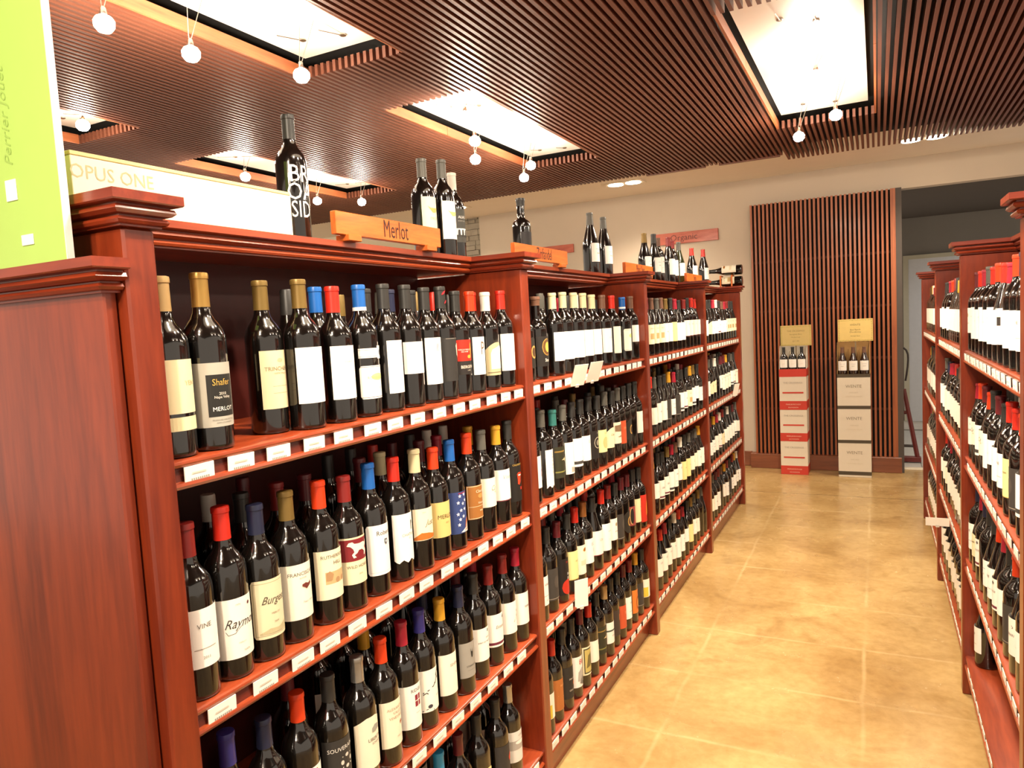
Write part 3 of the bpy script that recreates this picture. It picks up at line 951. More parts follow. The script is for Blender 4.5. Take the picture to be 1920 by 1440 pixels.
L['ridge'] = dict(col='f3efe4', z0=.045, z1=.155, w=.041, p=[T('RIDGE', .012, .140, '5c5c60', .006), ('r', .0, .020, .098, .128, '8a2434'), ('r', .0, .020, .112, .114, 'f3efe4', .0004), ('r', .009, .011, .098, .128, 'f3efe4', .0004), T('NAPA', .005, .082, 'b4aca0', .008)], d='white label with quartered red square')
L['scrib'] = dict(col='f4efe0', z0=.048, z1=.158, w=.043, p=[('line', [(-.03, .10), (-.015, .105), (0, .112), (.008, .118), (.014, .13), (.018, .145), (.022, .152)], .0012, '22201c'), ('line', [(.004, .118), (.02, .128), (.012, .138), (.024, .146)], .0010, '22201c'), ('line', [(-.03, .095), (-.02, .10), (-.016, .096)], .001, '22201c'), ('c', -.012, .062, .007, .005, '3c3a44'), ('line', [(-.034, .052), (-.02, .056), (0, .05)], .001, '3c3a44'), T('ghost', .006, .085, '9a948a', .016)], d='white label with black branch drawing')
L['seven'] = dict(col='f1ead6', z0=.048, z1=.160, w=.041, p=[T('SEVEN', .011, .128, '8a8478', .006), T('c', .012, .105, '6a645a', .014)], d='cream label with small capitals')
L['greyl'] = dict(col='97938a', z0=.050, z1=.150, w=.034, p=[('p', [(-.005, .014), (-.002, .004), (.002, .004), (.005, .014), (.004, -.002), (.002, -.012), (-.002, -.012), (-.004, -.002)], .006, .118, '1c1a18'), T('STARMONT', .007, .082, '2c2a28', .004), ('r', -.012, .02, .07, .0705, '5c5850')], d='grey label with dark horned emblem')
L['merv'] = dict(col='f3eee2', z0=.055, z1=.152, w=.042, p=[('c', .012, .142, .003, .005, '3c3a38'), T('MERRY', .006, .122, '6a655c', .010), T('SPIRIT OF THE VALLEY', .0062, .110, '2f2c28', .004, bold=.01), T('2010', .005, .092, '9a9488', .012)], d='white label with black line of text')
L['estan'] = dict(col='f3eee2', z0=.060, z1=.160, w=.042, p=[('p', [(-.006, 0), (0, .007), (.006, 0), (0, -.007)], .016, .147, '5c5850'), T('Estancia', .014, .120, '7d766a', .004, shear=.3), ('r', -.042, .042, .066, .074, '6a2438')], d='white label with maroon stripe')
L['rr'] = dict(col='f3ede0', z0=.062, z1=.162, w=.042, p=[T('R', .055, .112, 'b8b0a0', .010, shear=.5)], d='white label with large faint letter')
L['ferr'] = dict(col='f3ede0', z0=.058, z1=.162, w=.042, p=[T('FERRARI', .010, .115, '6a655c', .010), ('line', [(.018, .142), (.024, .138), (.020, .134)], .0008, '6a655c')], d='off-white label with small capitals')
L['lime'] = dict(col='cfd08a', z0=.045, z1=.150, w=.040, top='arch', p=[T('MUSE', .010, .108, '7d7d50', .006)], d='lime arched label')
L['blot'] = dict(col='2c2a2a', z0=.045, z1=.160, w=.042, p=[('p', [(-.006, -.012), (.004, -.010), (.008, .006), (.002, .016), (-.010, .002)], .016, .115, 'c0341c'), ('c', .01, .070, .01, .004, '8a8478')], d='black label with red splash')
L['silv'] = dict(col='d6d2ca', z0=.055, z1=.155, w=.041, p=[('r', -.041, .041, .095, .125, 'a49e96'), ('c', .0, .118, .02, .006, 'e6e2da'), T('LAKE', .008, .140, '8a8478', .002)], d='pale grey picture label')
L['story'] = dict(col='1a1512', z0=.045, z1=.150, w=.043, p=[('c', .004, .112, .026, .030, 'a8823c'), ('c', .004, .112, .023, .027, '5c3c1c', .0002), ('c', .006, .112, .014, .018, 'd8b048', .0004), T('Story', .016, .066, 'f2ece0', .006, bold=.02)], d='black label with gold medallion')
L['medal'] = dict(col='26221c', z0=.045, z1=.150, w=.042, top='oval', p=[('c', .004, .10, .016, .022, 'b8924c'), ('c', .004, .10, .011, .016, '4c3420', .0002)], d='dark oval label with tan medallion')
L['wp'] = dict(col='f7f3ea', z0=.055, z1=.160, w=.044, p=[T('Ravens', .008, .12, 'd8d0c2')], d='wide blank-looking white label')
L['plant'] = dict(col='efe9d6', z0=.045, z1=.165, w=.042, p=[('line', [(.006, .10), (.014, .12), (.020, .135)], .0012, '6d7048'), ('line', [(.014, .12), (.024, .118)], .0012, '6d7048'), ('line', [(.012, .115), (.002, .128)], .0012, '6d7048')], d='cream label with leafy sprig')
L['vert'] = dict(col='f2eee6', z0=.038, z1=.170, w=.030, top='wave', p=[('t', c_, .013, .004, .155 - .0135 * i_, '1c1a18', {}) for i_, c_ in enumerate('COYOTE')], d='tall white label with stacked letters')
L['redlab'] = dict(col='c0502c', z0=.05, z1=.155, w=.041, p=[T('ZIN', .014, .12, 'e8a070')], d='orange-red label')
L['limey'] = dict(col='e0dc9c', z0=.060, z1=.155, w=.041, p=[('c', -.004, .10, .018, .024, 'b8b478'), T('Creek', .009, .14, '6d6a40')], d='pale lime label')
L['pict'] = dict(col='e2d8c0', z0=.065, z1=.160, w=.041, p=[('p', [(-.03, -.01), (.03, -.014), (.03, .02), (.01, .006), (-.03, .016)], 0, .13, '7d6248'), ('p', [(-.02, 0), (.02, -.004), (.016, .008)], 0, .095, '9a8468')], d='cream label with brown sketch')
L['dk_sq'] = dict(col='efe9da', z0=.060, z1=.165, w=.040, p=[('r', .002, .026, .115, .140, '2c2622')], d='white label with dark square')
L['redspot'] = dict(col=WH, z0=.055, z1=.165, w=.040, p=[('r', .006, .024, .092, .118, 'a03038'), ('c', .014, .105, .005, .007, 'e0b8a8', .0004)], d='white label with red patch')
L['whiteband'] = dict(col=WH, z0=.055, z1=.165, w=.042, p=[('r', -.042, .042, .064, .076, '3c3a38')], d='white label with black stripe')
L['circ'] = dict(col='1c1815', z0=.050, z1=.165, w=.042, p=[('c', -.002, .115, .022, .024, 'a8a08c'), ('c', -.002, .115, .019, .021, '24201c', .0002), ('c', -.002, .115, .010, .012, '8a8470', .0004), T('2009', .007, .155, 'a8a08c')], d='black label with pale ring')
L['seghes'] = dict(col='f3eee0', z0=.045, z1=.165, w=.042, p=[('p', [(-.02, -.01), (.02, -.01), (.02, .012), (.005, .004), (-.02, .01)], .004, .062, 'a9a292')], d='white label with grey sketch foot')
L['splash'] = dict(col='15110f', z0=.03, z1=.165, w=.043, p=[('c', 0, .058, .03, .028, 'b82c18'), T('Evil', .010, .150, 'd0301c', .0), T('BAD', .014, .105, 'e6e0d6', .012), T('BOY', .014, .090, 'e6e0d6', .012)], d='black label with red splash at foot')
L['yel'] = dict(col='ecdc98', z0=.055, z1=.165, w=.042, p=[T('DRY CREEK', .007, .125, '5c5030', .008), ('r', -.042, .042, .055, .057, 'b89c50')], d='pale yellow label')
L['goldoval'] = dict(col='efe6d0', z0=.045, z1=.160, w=.042, p=[('c', .008, .140, .016, .008, 'b8842c'), ('c', .008, .140, .010, .005, '8a4c1c', .0003), ('r', -.02, .03, .08, .10, 'dccfae')], d='cream label with gold oval')
L['blueink'] = dict(col='f1eee6', z0=.060, z1=.160, w=.042, p=[T('EC', .018, .135, 'a4a4ac'), ('c', .012, .11, .008, .010, '9ab0bc')], d='white label with pale blue mark')
L['maroonfoot'] = dict(col='f1ece0', z0=.062, z1=.165, w=.043, p=[T('Cline', .015, .125, 'a89a8c', .004), ('r', -.043, .043, .062, .065, '7d2434')], d='broad white label with maroon edge')
L['dkgrey'] = dict(col='3a3632', z0=.045, z1=.160, w=.042, p=[('r', -.042, .042, .05, .052, 'a09484'), ('c', 0, .11, .014, .022, '4c4640')], d='dark grey label')
L['arc'] = dict(col='8e3a38', z0=.058, z1=.150, w=.042, p=[('c', -.026, .105, .012, .040, 'c8a868'), ('c', -.024, .105, .011, .037, '201a16', .0003)], d='dull red label with gold arc')
L['two'] = dict(col='e6d8a8', z0=.05, z1=.165, w=.042, p=[T('2', .04, .11, '4c3a24', .006, sq=.7)], d='cream label with large figure')
L['flame'] = dict(col='c02c1c', z0=.03, z1=.165, w=.042, p=[('p', [(-.01, -.04), (.008, -.03), (.0, -.01), (.012, .01), (0, .04), (-.008, .012), (.002, -.005)], .008, .10, 'e88c2c')], d='red label with flame')
L['copper'] = dict(col='a8642c', z0=.045, z1=.160, w=.042, p=[T('Rosen', .012, .135, 'e0a868', .006), ('line', [(-.02, .10), (.01, .09), (.025, .095)], .001, 'e0a868')], d='copper label')
L['peach'] = dict(col='24221f', z0=.045, z1=.165, w=.042, p=[T('PEACHY', .009, .118, 'cfc6b4', .002), ('c', .014, .098, .006, .009, 'd8742c'), T('CANYON', .009, .075, 'cfc6b4', .004)], d='black label with orange dot')
L['eightysix'] = dict(col='e8e4dc', z0=.045, z1=.165, w=.042, p=[T('86', .030, .142, 'b84034', .004), ('p', [(-.02, -.02), (.02, -.03), (.026, .02), (.004, .03), (-.016, .014)], 0, .09, 'a8a49c'), ('p', [(-.01, -.02), (.014, -.03), (.006, .01)], 0, .08, '6a6660')], d='pale label with red number')
L['frame'] = dict(col='e6dcb8', z0=.052, z1=.165, w=.036, p=[('r', -.030, .030, .058, .159, '3c382c'), ('r', -.026, .026, .063, .154, 'b8a860', .0004), ('p', [(-.02, -.03), (.02, -.02), (.014, .03), (-.01, .02)], 0, .11, '6a6038')], d='framed picture label')
L['mcorner'] = dict(col='f1e8d8', z0=.062, z1=.150, w=.043, p=[('r', .004, .036, .126, .152, '6d2430')], d='cream label with maroon corner')
L['green'] = dict(col='2c2c1a', z0=.05, z1=.165, w=.042, p=[('r', -.042, .042, .145, .150, '8c7030'), ('p', [(-.02, -.006), (.02, .006), (.022, -.006), (.01, -.02), (-.004, -.008)], .006, .122, 'd8c090'), ('r', -.042, .042, .070, .075, '7d7a3c')], d='olive label with pale ribbon')
L['lowwhite'] = dict(col='eee6dc', z0=.058, z1=.150, w=.041, p=[('r', -.041, .041, .110, .117, '3c4c44'), T('ROLLING', .009, .090, '8a8478', .004)], d='white label with dark green bar')
L['orsq'] = dict(col='3c302a', z0=.05, z1=.165, w=.042, p=[('r', -.002, .024, .115, .142, 'c06a2c'), ('c', .010, .128, .006, .008, '8a3c1c', .0004)], d='brown label with orange square')
L['orange'] = dict(col='d8762c', z0=.048, z1=.160, w=.036, p=[('c', .0, .095, .014, .032, 'a04a18'), ('c', .002, .095, .008, .022, 'e8a03c', .0003), T('7', .014, .145, '6a2c10')], d='bright orange label')
L['ywhite'] = dict(col='efe6d2', z0=.06, z1=.150, w=.041, p=[('r', -.041, -.010, .062, .110, 'd8c040'), T('y', .016, .12, '8a7c5c', .012)], d='white label with yellow corner')
L['bluewhite'] = dict(col='f4f0e8', z0=.06, z1=.150, w=.043, p=[('r', -.02, .02, .12, .1215, '6a7d9a'), T('PINOT', .009, .10, '6a6860')], d='white label')
L['oct'] = dict(col='f0ead8', z0=.048, z1=.150, w=.040, top='round', p=[('r', -.036, .036, .144, .145, '4c4c50'), ('r', -.036, .036, .053, .054, '4c4c50'), ('c', .006, .118, .018, .010, 'd0d880')], d='octagonal white label with lime grapes')
L['decoy'] = dict(col='e6dcc0', z0=.058, z1=.178, w=.040, p=[('p', [(-.022, .010), (-.012, .004), (.012, .004), (.018, .008), (.020, .002), (.012, -.008), (-.004, -.010), (-.012, -.002)], 0, .140, 'a8a45c'), T('DECOY', .011, .112, '9a9280', .004)], d='cream label with duck')  # duck label with shade put into its colours
L['decoy_lit'] = dict(col='f4f0e4', z0=.058, z1=.178, w=.040, p=[('p', [(-.022, .010), (-.012, .004), (.012, .004), (.018, .008), (.020, .002), (.012, -.008), (-.004, -.010), (-.012, -.002)], 0, .140, 'd0d878'), T('DECOY', .010, .112, 'cfc9bc', .004)], d='white label with duck')  # same duck label with bright light put into its colours
L['alias'] = dict(col='3a3a34', z0=.065, z1=.178, w=.042, p=[T('ALIAS', .013, .150, 'e6e4dc', .0, bold=.02), T('SECRET AGENT', .005, .137, 'a8a69c', 0), ('r', -.042, .042, .090, .112, 'e6e4dc')] + [('p', [(-.005, -.014), (.005, -.014), (.004, .004), (.0025, .010), (-.0025, .010), (-.004, .004)], s_, .098, '2a2a26') for s_ in (-.03, -.015, 0, .015, .03)], d='dark label with bottle silhouettes')
L['none'] = None
L['zport'] = dict(col='1c1a1c', z0=.03, z1=.150, w=.040, p=[('r', .008, .040, .035, .118, '3c3a24')], d='dark label')

SH = ['top', 'second', 'third', 'bottom']
ORD = ['first', 'second', 'third', 'fourth', 'fifth', 'sixth', 'seventh', 'eighth', 'ninth', 'tenth', 'eleventh', 'twelfth', 'thirteenth', 'fourteenth',
       'fifteenth', 'sixteenth']
NB = [0]


def bottle(x, y, z, rz, capc, style, label, group, kind='bdx', glass=None, hs=1.0, ring=None, parts=True):
    glass = glass or GLASS
    t = ob('wine_bottle', None, None, (x, y, z), rz, label, 'wine bottle', group)
    ob('glass', body_mesh(kind, glass, hs), t)
    if capc:
        c = ob('capsule', cap_mesh(kind, capc, hs), t)
        if ring:
            d = BODY[kind]
            k = ('ring', kind, ring)
            if k not in BMESH:
                BMESH[k] = G().lathe([(d['nr'] + 0.0012, d['capz'] - 0.001), (d['nr'] + 0.0012, d['capz'] + 0.007)], 20).me('capsule_band', ink(ring))
            ob('capsule_band', BMESH[k], c)
    st = L.get(style)
    if st:
        base, pm = label_mesh(kind, style, st)
        lb = ob('label', base, t)
        if parts:
            for q in pm:
                ob('label_print', q, lb)
    NB[0] += 1
    return t


def relax(ys, lo, hi, gap=0.0785):
    ys = [min(max(y, lo), hi) for y in ys]
    for _ in range(200):
        for i in range(len(ys) - 1):
            d = ys[i + 1] - ys[i]
            if d < gap:
                e = (gap - d) / 2
                ys[i] -= e
                ys[i + 1] += e
        ys = [min(max(y, lo), hi) for y in ys]
    return ys


def shelf_row(bayi, si, items, ys, kinds=None, seed=0, hi_gap=0.0785):
    """front row of a left bay; items = (cap, style, optional dict)"""
    rng = random.Random(100 + seed)
    y0, y1 = YL[bayi] + TPOST, YL[bayi + 1]
    ys = relax(list(ys), y0 + 0.043, y1 - 0.043, hi_gap)
    for i, (it, y) in enumerate(zip(items, ys)):
        capc, sty = it[0], it[1]
        o = it[2] if len(it) > 2 else {}
        kind = o.get('k', 'bdx')
        R = BODY[kind]['R']
        x = XL - 0.016 - R - rng.uniform(0.0, 0.006) - o.get('back', 0)
        st = L.get(sty)
        desc = st['d'] if st else 'no label'
        lab = '%s-capped bottle, %s, %s on %s %s shelf' % (CAPWORD[capc], desc, ORD[i], BAYN[bayi], SH[si])
        if len(lab.split()) <= 13:
            lab += ' from end panel'
        bottle(x, y, SHZ[si], rng.uniform(-0.12, 0.12) + o.get('rz', 0) - (0.2 if (bayi == 0 and si in (1, 2)) else 0.05), capc, sty, lab,
               'front row bottles on the left-hand shelves', kind, o.get('g'), o.get('hs', rng.choice((0.98, 1.0, 1.0, 1.015))), o.get('ring'))


# --- Merlot bay
shelf_row(0, 0, [('tan', 'band'), ('gold', 'shafer', dict(hs=1.03, rz=-.28)), ('olive', 'trin', dict(back=.042)), ('olive', 'red_dot', dict(hs=1.02)), ('red', 'plain_white'), ('blue', 'romb', dict(ring='f0ece4')),
                 ('black', 'white_tall'), ('black', 'white_short'), ('black', 'ii'), ('black', 'cameo'), ('black', 'berg'), ('orange', 'pp'), ('white', 'copp'), ('red', 'plain_white')],
          [0.813, 0.892, 1.073, 1.138, 1.236, 1.33, 1.422, 1.512, 1.597, 1.679, 1.757, 1.835, 1.935, 2.03], seed=1, hi_gap=0.064)
shelf_row(0, 1, [('darkred', 'white2'), ('red', 'ray', dict(hs=1.03)), ('navy', 'burg'), ('olive', 'fran'), ('orange', 'ruth'), ('darkred', 'horse'), ('blue', 'robr'), ('red', 'fig'), ('cream', 'just'),
                 ('orange', 'merl'), ('blue', 'flag'), ('orange', 'clos'), ('grey', 'script_c'), ('yellow', 'vine'), ('black', 'tongue')],
          [0.82, 0.89, 0.972, 1.055, 1.15, 1.23, 1.319, 1.418, 1.506, 1.593, 1.679, 1.771, 1.859, 1.949, 2.03], seed=2)
shelf_row(0, 2, [('violet', 'none', dict(hs=1.04)), ('navy', 'none'), ('orange', 'redsq'), ('black', 'souv'), ('silver', 'libt'), ('orange', 'alex'), ('crimson', 'ridge'), ('violet', 'scrib'), ('yellow', 'seven'),
                 ('navy', 'greyl'), ('black', 'merv'), ('darkred', 'estan'), ('darkred', 'rr'), ('crimson', 'ferr')],
          [0.865, 0.951, 1.041, 1.135, 1.227, 1.314, 1.403, 1.483, 1.574, 1.671, 1.764, 1.854, 1.947, 2.035], seed=3)
shelf_row(0, 3, [('cyan', 'white2'), ('maroon', 'cream1'), ('black', 'lime'), ('black', 'blot'), ('silver', 'silv')], [1.532, 1.626, 1.734, 1.843, 1.935], seed=4)
# --- Merlot bay, bottles showing behind
for i, (y, c, si, sty) in enumerate([(0.874, 'tan', 0, 'band'), (1.28, 'blue', 0, 'romb'), (1.461, 'black', 0, 'white_short'), (1.562, 'navy', 0, 'white3'), (1.66, 'black', 0, 'cameo'), (1.895, 'white', 0, 'copp'), (1.996, 'red', 0, 'pp'),
                                     (0.855, 'darkred', 1, 'white2'), (1.018, 'black', 1, 'cream1'), (1.115, 'darkred', 1, 'white2'), (1.20, 'maroon', 1, 'ruth'), (1.393, 'maroon', 1, 'horse'), (1.475, 'cream', 1, 'just'),
                                     (1.655, 'maroon', 1, 'merl'), (1.745, 'crimson', 1, 'flag'), (1.925, 'yellow', 1, 'vine'),
                                     (1.10, 'maroon', 2, 'redsq'), (1.36, 'yellow', 2, 'alex'), (1.62, 'navy', 2, 'seven'), (1.80, 'maroon', 2, 'merv'), (1.90, 'crimson', 2, 'estan')]):
    bottle(XL - 0.142, y, SHZ[si], 0.1, c, sty, '%s-capped bottle in second row, %s from end panel, Merlot %s shelf' % (
        CAPWORD[c], ORD[[0, 1, 2, 3, 4, 5, 6, 0, 1, 2, 3, 4, 5, 6, 7, 8, 0, 1, 2, 3, 4][i]], SH[si]), 'second row bottles in the Merlot bay', parts=False)

# --- Zinfandel bay
B = dict(k='brg')
shelf_row(1, 0, [('black', 'medal', dict(k='prt')), ('brown', 'story', dict(k='prt')), ('cream', 'wp'), ('cream', 'wp'), ('cream', 'wp'), ('cream', 'wp'), ('cream', 'wp'), ('brown', 'wp'), ('red', 'plant'), ('blue', 'oct', dict(ring='f0ece4')), ('brown', 'white_short')],
          [2.19, 2.30, 2.44, 2.545, 2.65, 2.755, 2.86, 2.985, 3.115, 3.25, 3.38], seed=5)
shelf_row(1, 1, [('black', 'redspot'), ('grey', 'vert'), ('teal', 'green'), ('grey', 'seghes'), ('black', 'whiteband'), ('black', 'blueink'), ('black', 'circ'), ('black', 'limey'), ('grey', 'cream2'), ('black', 'pict'),
                 ('grey', 'redlab'), ('black', 'medal'), ('black', 'none'), ('black', 'dk_sq')],
          [2.19, 2.29, 2.385, 2.48, 2.575, 2.668, 2.76, 2.855, 2.95, 3.045, 3.13, 3.215, 3.30, 3.385], seed=6)
shelf_row(1, 2, [('silver', 'white2'), ('black', 'dkgrey'), ('maroon', 'splash'), ('black', 'yel'), ('red', 'goldoval'), ('bronze', 'blueink'), ('black', 'maroonfoot', B), ('red', 'plain_white'), ('darkred', 'white3'), ('black', 'dkgrey'),
                 ('maroon', 'medal'), ('maroon', 'arc'), ('black', 'two'), ('black', 'flame')],
          [2.19, 2.28, 2.375, 2.47, 2.56, 2.65, 2.75, 2.85, 2.94, 3.035, 3.125, 3.215, 3.305, 3.388], seed=7)
shelf_row(1, 3, [('brown', 'ywhite'), ('red', 'copper'), ('black', 'peach'), ('black', 'eightysix'), ('maroon', 'frame'), ('red', 'mcorner'), ('black', 'green'), ('tan', 'lowwhite'), ('black', 'orsq'), ('black', 'redlab'),
                 ('maroon', 'white2'), ('darkred', 'orange'), ('yellow', 'dkgrey'), ('black', 'ywhite')],
          [2.19, 2.28, 2.37, 2.46, 2.55, 2.645, 2.745, 2.835, 2.93, 3.015, 3.105, 3.20, 3.295, 3.385], seed=8)

# --- third and fourth bays: mixed reds
POOL = ['plain_white', 'white2', 'white3', 'cream1', 'cream2', 'white_short', 'wp', 'bluewhite', 'script_c', 'vine', 'seven', 'estan', 'fran', 'dkgrey', 'none', 'mcorner', 'ferr', 'whiteband', 'yel']
CP = ['black', 'black', 'grey', 'red', 'darkred', 'maroon', 'brown', 'black', 'white', 'crimson', 'olive', 'yellow', 'black']
for b in (2, 3):
    for si in range(4):
        rr = random.Random(b * 10 + si)
        n = 13 if b == 2 else 12
        items = []
        last = None
        for i in range(n):
            s_ = last if (last and rr.random() < 0.35) else rr.choice(POOL if si else [p for p in POOL if p not in ('none', 'dkgrey')])
            last = s_
            items.append((rr.choice(CP), s_, dict(k='brg') if rr.random() < 0.6 else {}))
        a, z_ = YL[b] + TPOST + 0.05, YL[b + 1] - 0.05
        shelf_row(b, si, items, [a + (z_ - a) * i / (n - 1) for i in range(n)], seed=20 + b * 4 + si, hi_gap=0.084)

# --- right-hand shelves
RB = ['facing Zinfandel', 'behind strip card']


def right_row(b, si, n, ya, yb, seed, drop=()):
    rr = random.Random(seed)
    for i in range(n):
        if i in drop:
            continue
        y = yb - (yb - ya) * i / max(1, n - 1)
        kind = 'brg' if rr.random() < 0.45 else 'bdx'
        R = BODY[kind]['R']
        sty = rr.choice(POOL if si else ['plain_white', 'wp', 'white2', 'bluewhite', 'white3', 'plain_white', 'wp', 'dk_sq', 'medal'])
        c = rr.choice(['black', 'red', 'crimson', 'grey', 'black', 'maroon', 'orange', 'navy'])
        st = L.get(sty)
        lab = '%s-capped bottle, %s, %s on %s shelf %s' % (CAPWORD[c], st['d'] if st else 'no label', ORD[i], SH[si], RB[b])
        if len(lab.split()) <= 13:
            lab += ' from screen side'
        bottle(XR + 0.018 + R, y, SHZ[si], math.pi + rr.uniform(-0.15, 0.15), c, sty, lab, 'front row bottles across the aisle', kind, None, rr.choice((0.98, 1.0, 1.02)), parts=(b == 0))


for si in range(4):
    if si < 3:
        right_row(0, si, 12, YR[0] + TPOST + 0.07, YR[1] - 0.055, 50 + si)
    right_row(1, si, 4, YR[1] + TPOST + 0.85, YR[2] - 0.055, 60 + si)
bottle(XR + 0.075, YR[1] - 0.07, SHZ[3], math.pi, 'black', 'white2', 'single dark bottle left alone at one end of a bare bottom shelf', 'front row bottles across the aisle', 'brg')

# --- on top of the shelves
ZT = ZCAP + 0.050
G3 = 'bottles standing on top of the shelves'
# the cameo bottle carries two red strokes on its black capsule
cm = [o for o in bpy.data.objects if o.get('label', '').startswith('black-capped bottle, black label with pale cameo')]
for t in cm[:1]:
    cp = [c for c in t.children if c.name.startswith('capsule')][0]
    gg = G()
    for s_, z_ in ((-.004, .292), (.003, .268)):
        vs, fs = poly2d([(-.007, -.006), (-.002, -.005), (.004, .0), (.008, .007), (.001, .004), (-.005, -.001)])
        gg.add(*wrap(.0155, vs, fs, s_, z_ * 1.0, .0012))
    ob('capsule_print', gg.me('capsule_print', ink('c02430')), cp)
bs = bottle(-1.262, 1.352, ZT, -0.45, 'black', 'none', 'tall dark bottle printed with big white letters beside the white crate', G3, hs=1.0)
R_ = BODY['bdx']['R']
for txt, zz_ in (('BR', .158), ('OA', .116), ('SIDE', .074)):
    vs, fs = text2d(txt if txt != 'SIDE' else 'SID', 0.058 if txt != 'SIDE' else 0.056, 0, 0.0, 0.80 if txt != 'SIDE' else 0.66)
    v_, f_ = wrap(R_, vs, fs, 0.006, zz_, 0.0006)
    ob('lettering', me('lettering', v_, f_, ink('ece8e0')), bs)
bottle(-1.25, 1.905, ZT, -0.1, 'grey', 'decoy', 'bottle with duck on label painted as shaded, end of group by Merlot sign', G3, hs=0.98)
bottle(-1.245, 2.012, ZT, -0.1, 'grey', 'decoy_lit', 'bottle with duck on label painted as brightly lit, middle of group by Merlot sign', G3, hs=1.03)
bottle(-1.30, 2.165, ZT, -0.2, 'white', 'alias', 'white capped bottle with dark label behind the two duck label bottles', G3, hs=1.0)
bottle(-1.30, 2.70, ZT, -0.2, 'black', 'zport', 'dark squat bottle with wax-dipped top behind the Zinfandel sign', G3, 'prt')
bottle(-1.245, 3.355, ZT, -0.1, 'grey', 'bluewhite', 'sloping shouldered bottle, first of the pair beyond the Zinfandel sign', G3, 'brg')
bottle(-1.245, 3.55, ZT, -0.1, 'grey', 'bluewhite', 'sloping shouldered bottle, second of the pair beyond the Zinfandel sign', G3, 'brg')
for (x_, y_, c_, k_, s_, h_, lb) in [
    (-1.27, 4.36, 'olive', 'brg', 'bluewhite', .98, 'olive capped bottle behind the third bay sign'),
    (-1.25, 4.50, 'black', 'brg', 'bluewhite', 1.0, 'black capped bottle standing right behind the third bay sign'),
    (-1.25, 4.60, 'brown', 'bdx', 'white2', .93, 'brown capped bottle between black and red capped ones on third bay'),
    (-1.24, 4.82, 'darkred', 'brg', 'wp', 1.02, 'red capped bottle with wide white label on third bay top'),
    (-1.25, 4.965, 'darkred', 'bdx', 'wp', .98, 'red capped straight bottle beside the green one on third bay'),
    (-1.25, 5.14, 'grey', 'brg', 'bluewhite', 1.0, 'green glass bottle with grey cap on the third bay'),
    (-1.245, 5.52, 'red', 'brg', 'bluewhite', .95, 'red capped bottle behind the small fourth bay sign'),
    (-1.235, 5.88, 'red', 'brg', 'bluewhite', 1.0, 'red capped bottle beside the lying bottles')]:
    bottle(x_, y_, ZT, -0.15, c_, s_, lb, G3, k_, GLASSG if 'green glass' in lb else None, h_)
# two bottles lying on a cradle, necks away from the aisle
for i, (y_, z_) in enumerate(((6.19, ZT + 0.041), (6.19, ZT + 0.041 + 0.094))):
    t = bottle(-0.985, y_, z_, 0, 'black', 'cream1' if i == 0 else 'goldoval', ['lower lying bottle with yellowish label on the fourth bay', 'upper lying bottle with tan label, stacked on the fourth bay'][i], 'lying bottles on the fourth bay', 'brg', None, 0.9)
    t.rotation_euler = (0, -math.pi / 2, math.radians(0))
    for ch in t.children:
        if ch.name.startswith('label'):
            ch.rotation_euler = (0, 0, math.radians(-60))
cr = ob('bottle_cradle', None, None, (-1.1, 6.19, ZT), label='small wooden cradle holding two lying bottles on the fourth bay', cat='bottle rack')
for xx in (-0.06, 0.03):
    ob('cradle_bar', G().cbox(xx, xx + 0.012, -0.05, 0.05, 0.083, 0.094, 0.002).me('cradle_bar', OAK), cr)
    for s in (-1, 1):
        ob('cradle_post', G().cbox(xx, xx + 0.012, s * 0.048 - 0.005, s * 0.048 + 0.005, 0.0, 0.083, 0.002).me('cradle_post', OAK), cr)

# --- the remaining bottles, packed behind the front rows
rest = G()
KEYS = list(CAPS)
mats = [GLASS, ink('efe9dc')] + [CAPS[k] for k in KEYS]
rr = random.Random(77)


def lowbottle(x, y, z, lab_dir, front=False):
    kind = rr.choice(('bdx', 'bdx', 'brg'))
    d = BODY[kind]
    hs = rr.choice((0.97, 1.0, 1.02))
    pr = [d['prof'][i] for i in (0, 2, 3, 5, 6, 7, 8, 10)]
    rest.lathe([(r, zz * hs) for r, zz in pr], 10, 0, x, y, z)
    c = KEYS.index(rr.choice(CP + ['black', 'grey', 'maroon'])) + 2
    rest.lathe([(d['nr'] + .0006, d['capz'] * hs), (d['tr'] + .001, d['h'] * hs - .003), (d['tr'], d['h'] * hs)], 10, c, x, y, z)
    if front or rr.random() < 0.7:
        v, f = patch(d['R'], -.04, .04, .058, .158, .0006, 7)
        if lab_dir < 0:
            v = [(-a, -b, q) for a, b, q in v]
        rest.add([(a + x, b + y, q + z) for a, b, q in v], f, 1)


for b in range(4):
    for si in range(4):
        for row in range(2):
            xx = XL - 0.150 - 0.087 * row
            if b == 0 and row == 0 and si < 3:
                continue
            y = YL[b] + TPOST + 0.045 + 0.02 * row
            while y < YL[b + 1] - 0.043:
                skip = (b == 0 and si == 0 and y < 1.25) or (b == 0 and si == 3 and y < 1.5) or rr.random() < (0.25 if si else 0.45)
                if not skip:
                    lowbottle(xx, y, SHZ[si], 1)
                y += 0.088 + rr.uniform(0, .006)
for b in range(3):
    for si in range(4):
        if b == 0 and si == 3:
            continue
        for row in range(2):
            y = YR[b] + TPOST + 0.05
            while y < YR[b + 1] - 0.046:
                if row == 0 and (b == 0 or (b == 1 and y > YR[1] + TPOST + 0.79)):
                    y += 0.088
                    continue
                lowbottle(XR + 0.062 + 0.09 * row, y, SHZ[si], -1, row == 0)
                y += 0.09
ob('packed_bottles', smooth_by_angle(rest.me('packed_bottles', mats), 60), None, label='further dark wine bottles packed behind the front rows on all shelves', cat='wine bottles', kind='stuff')

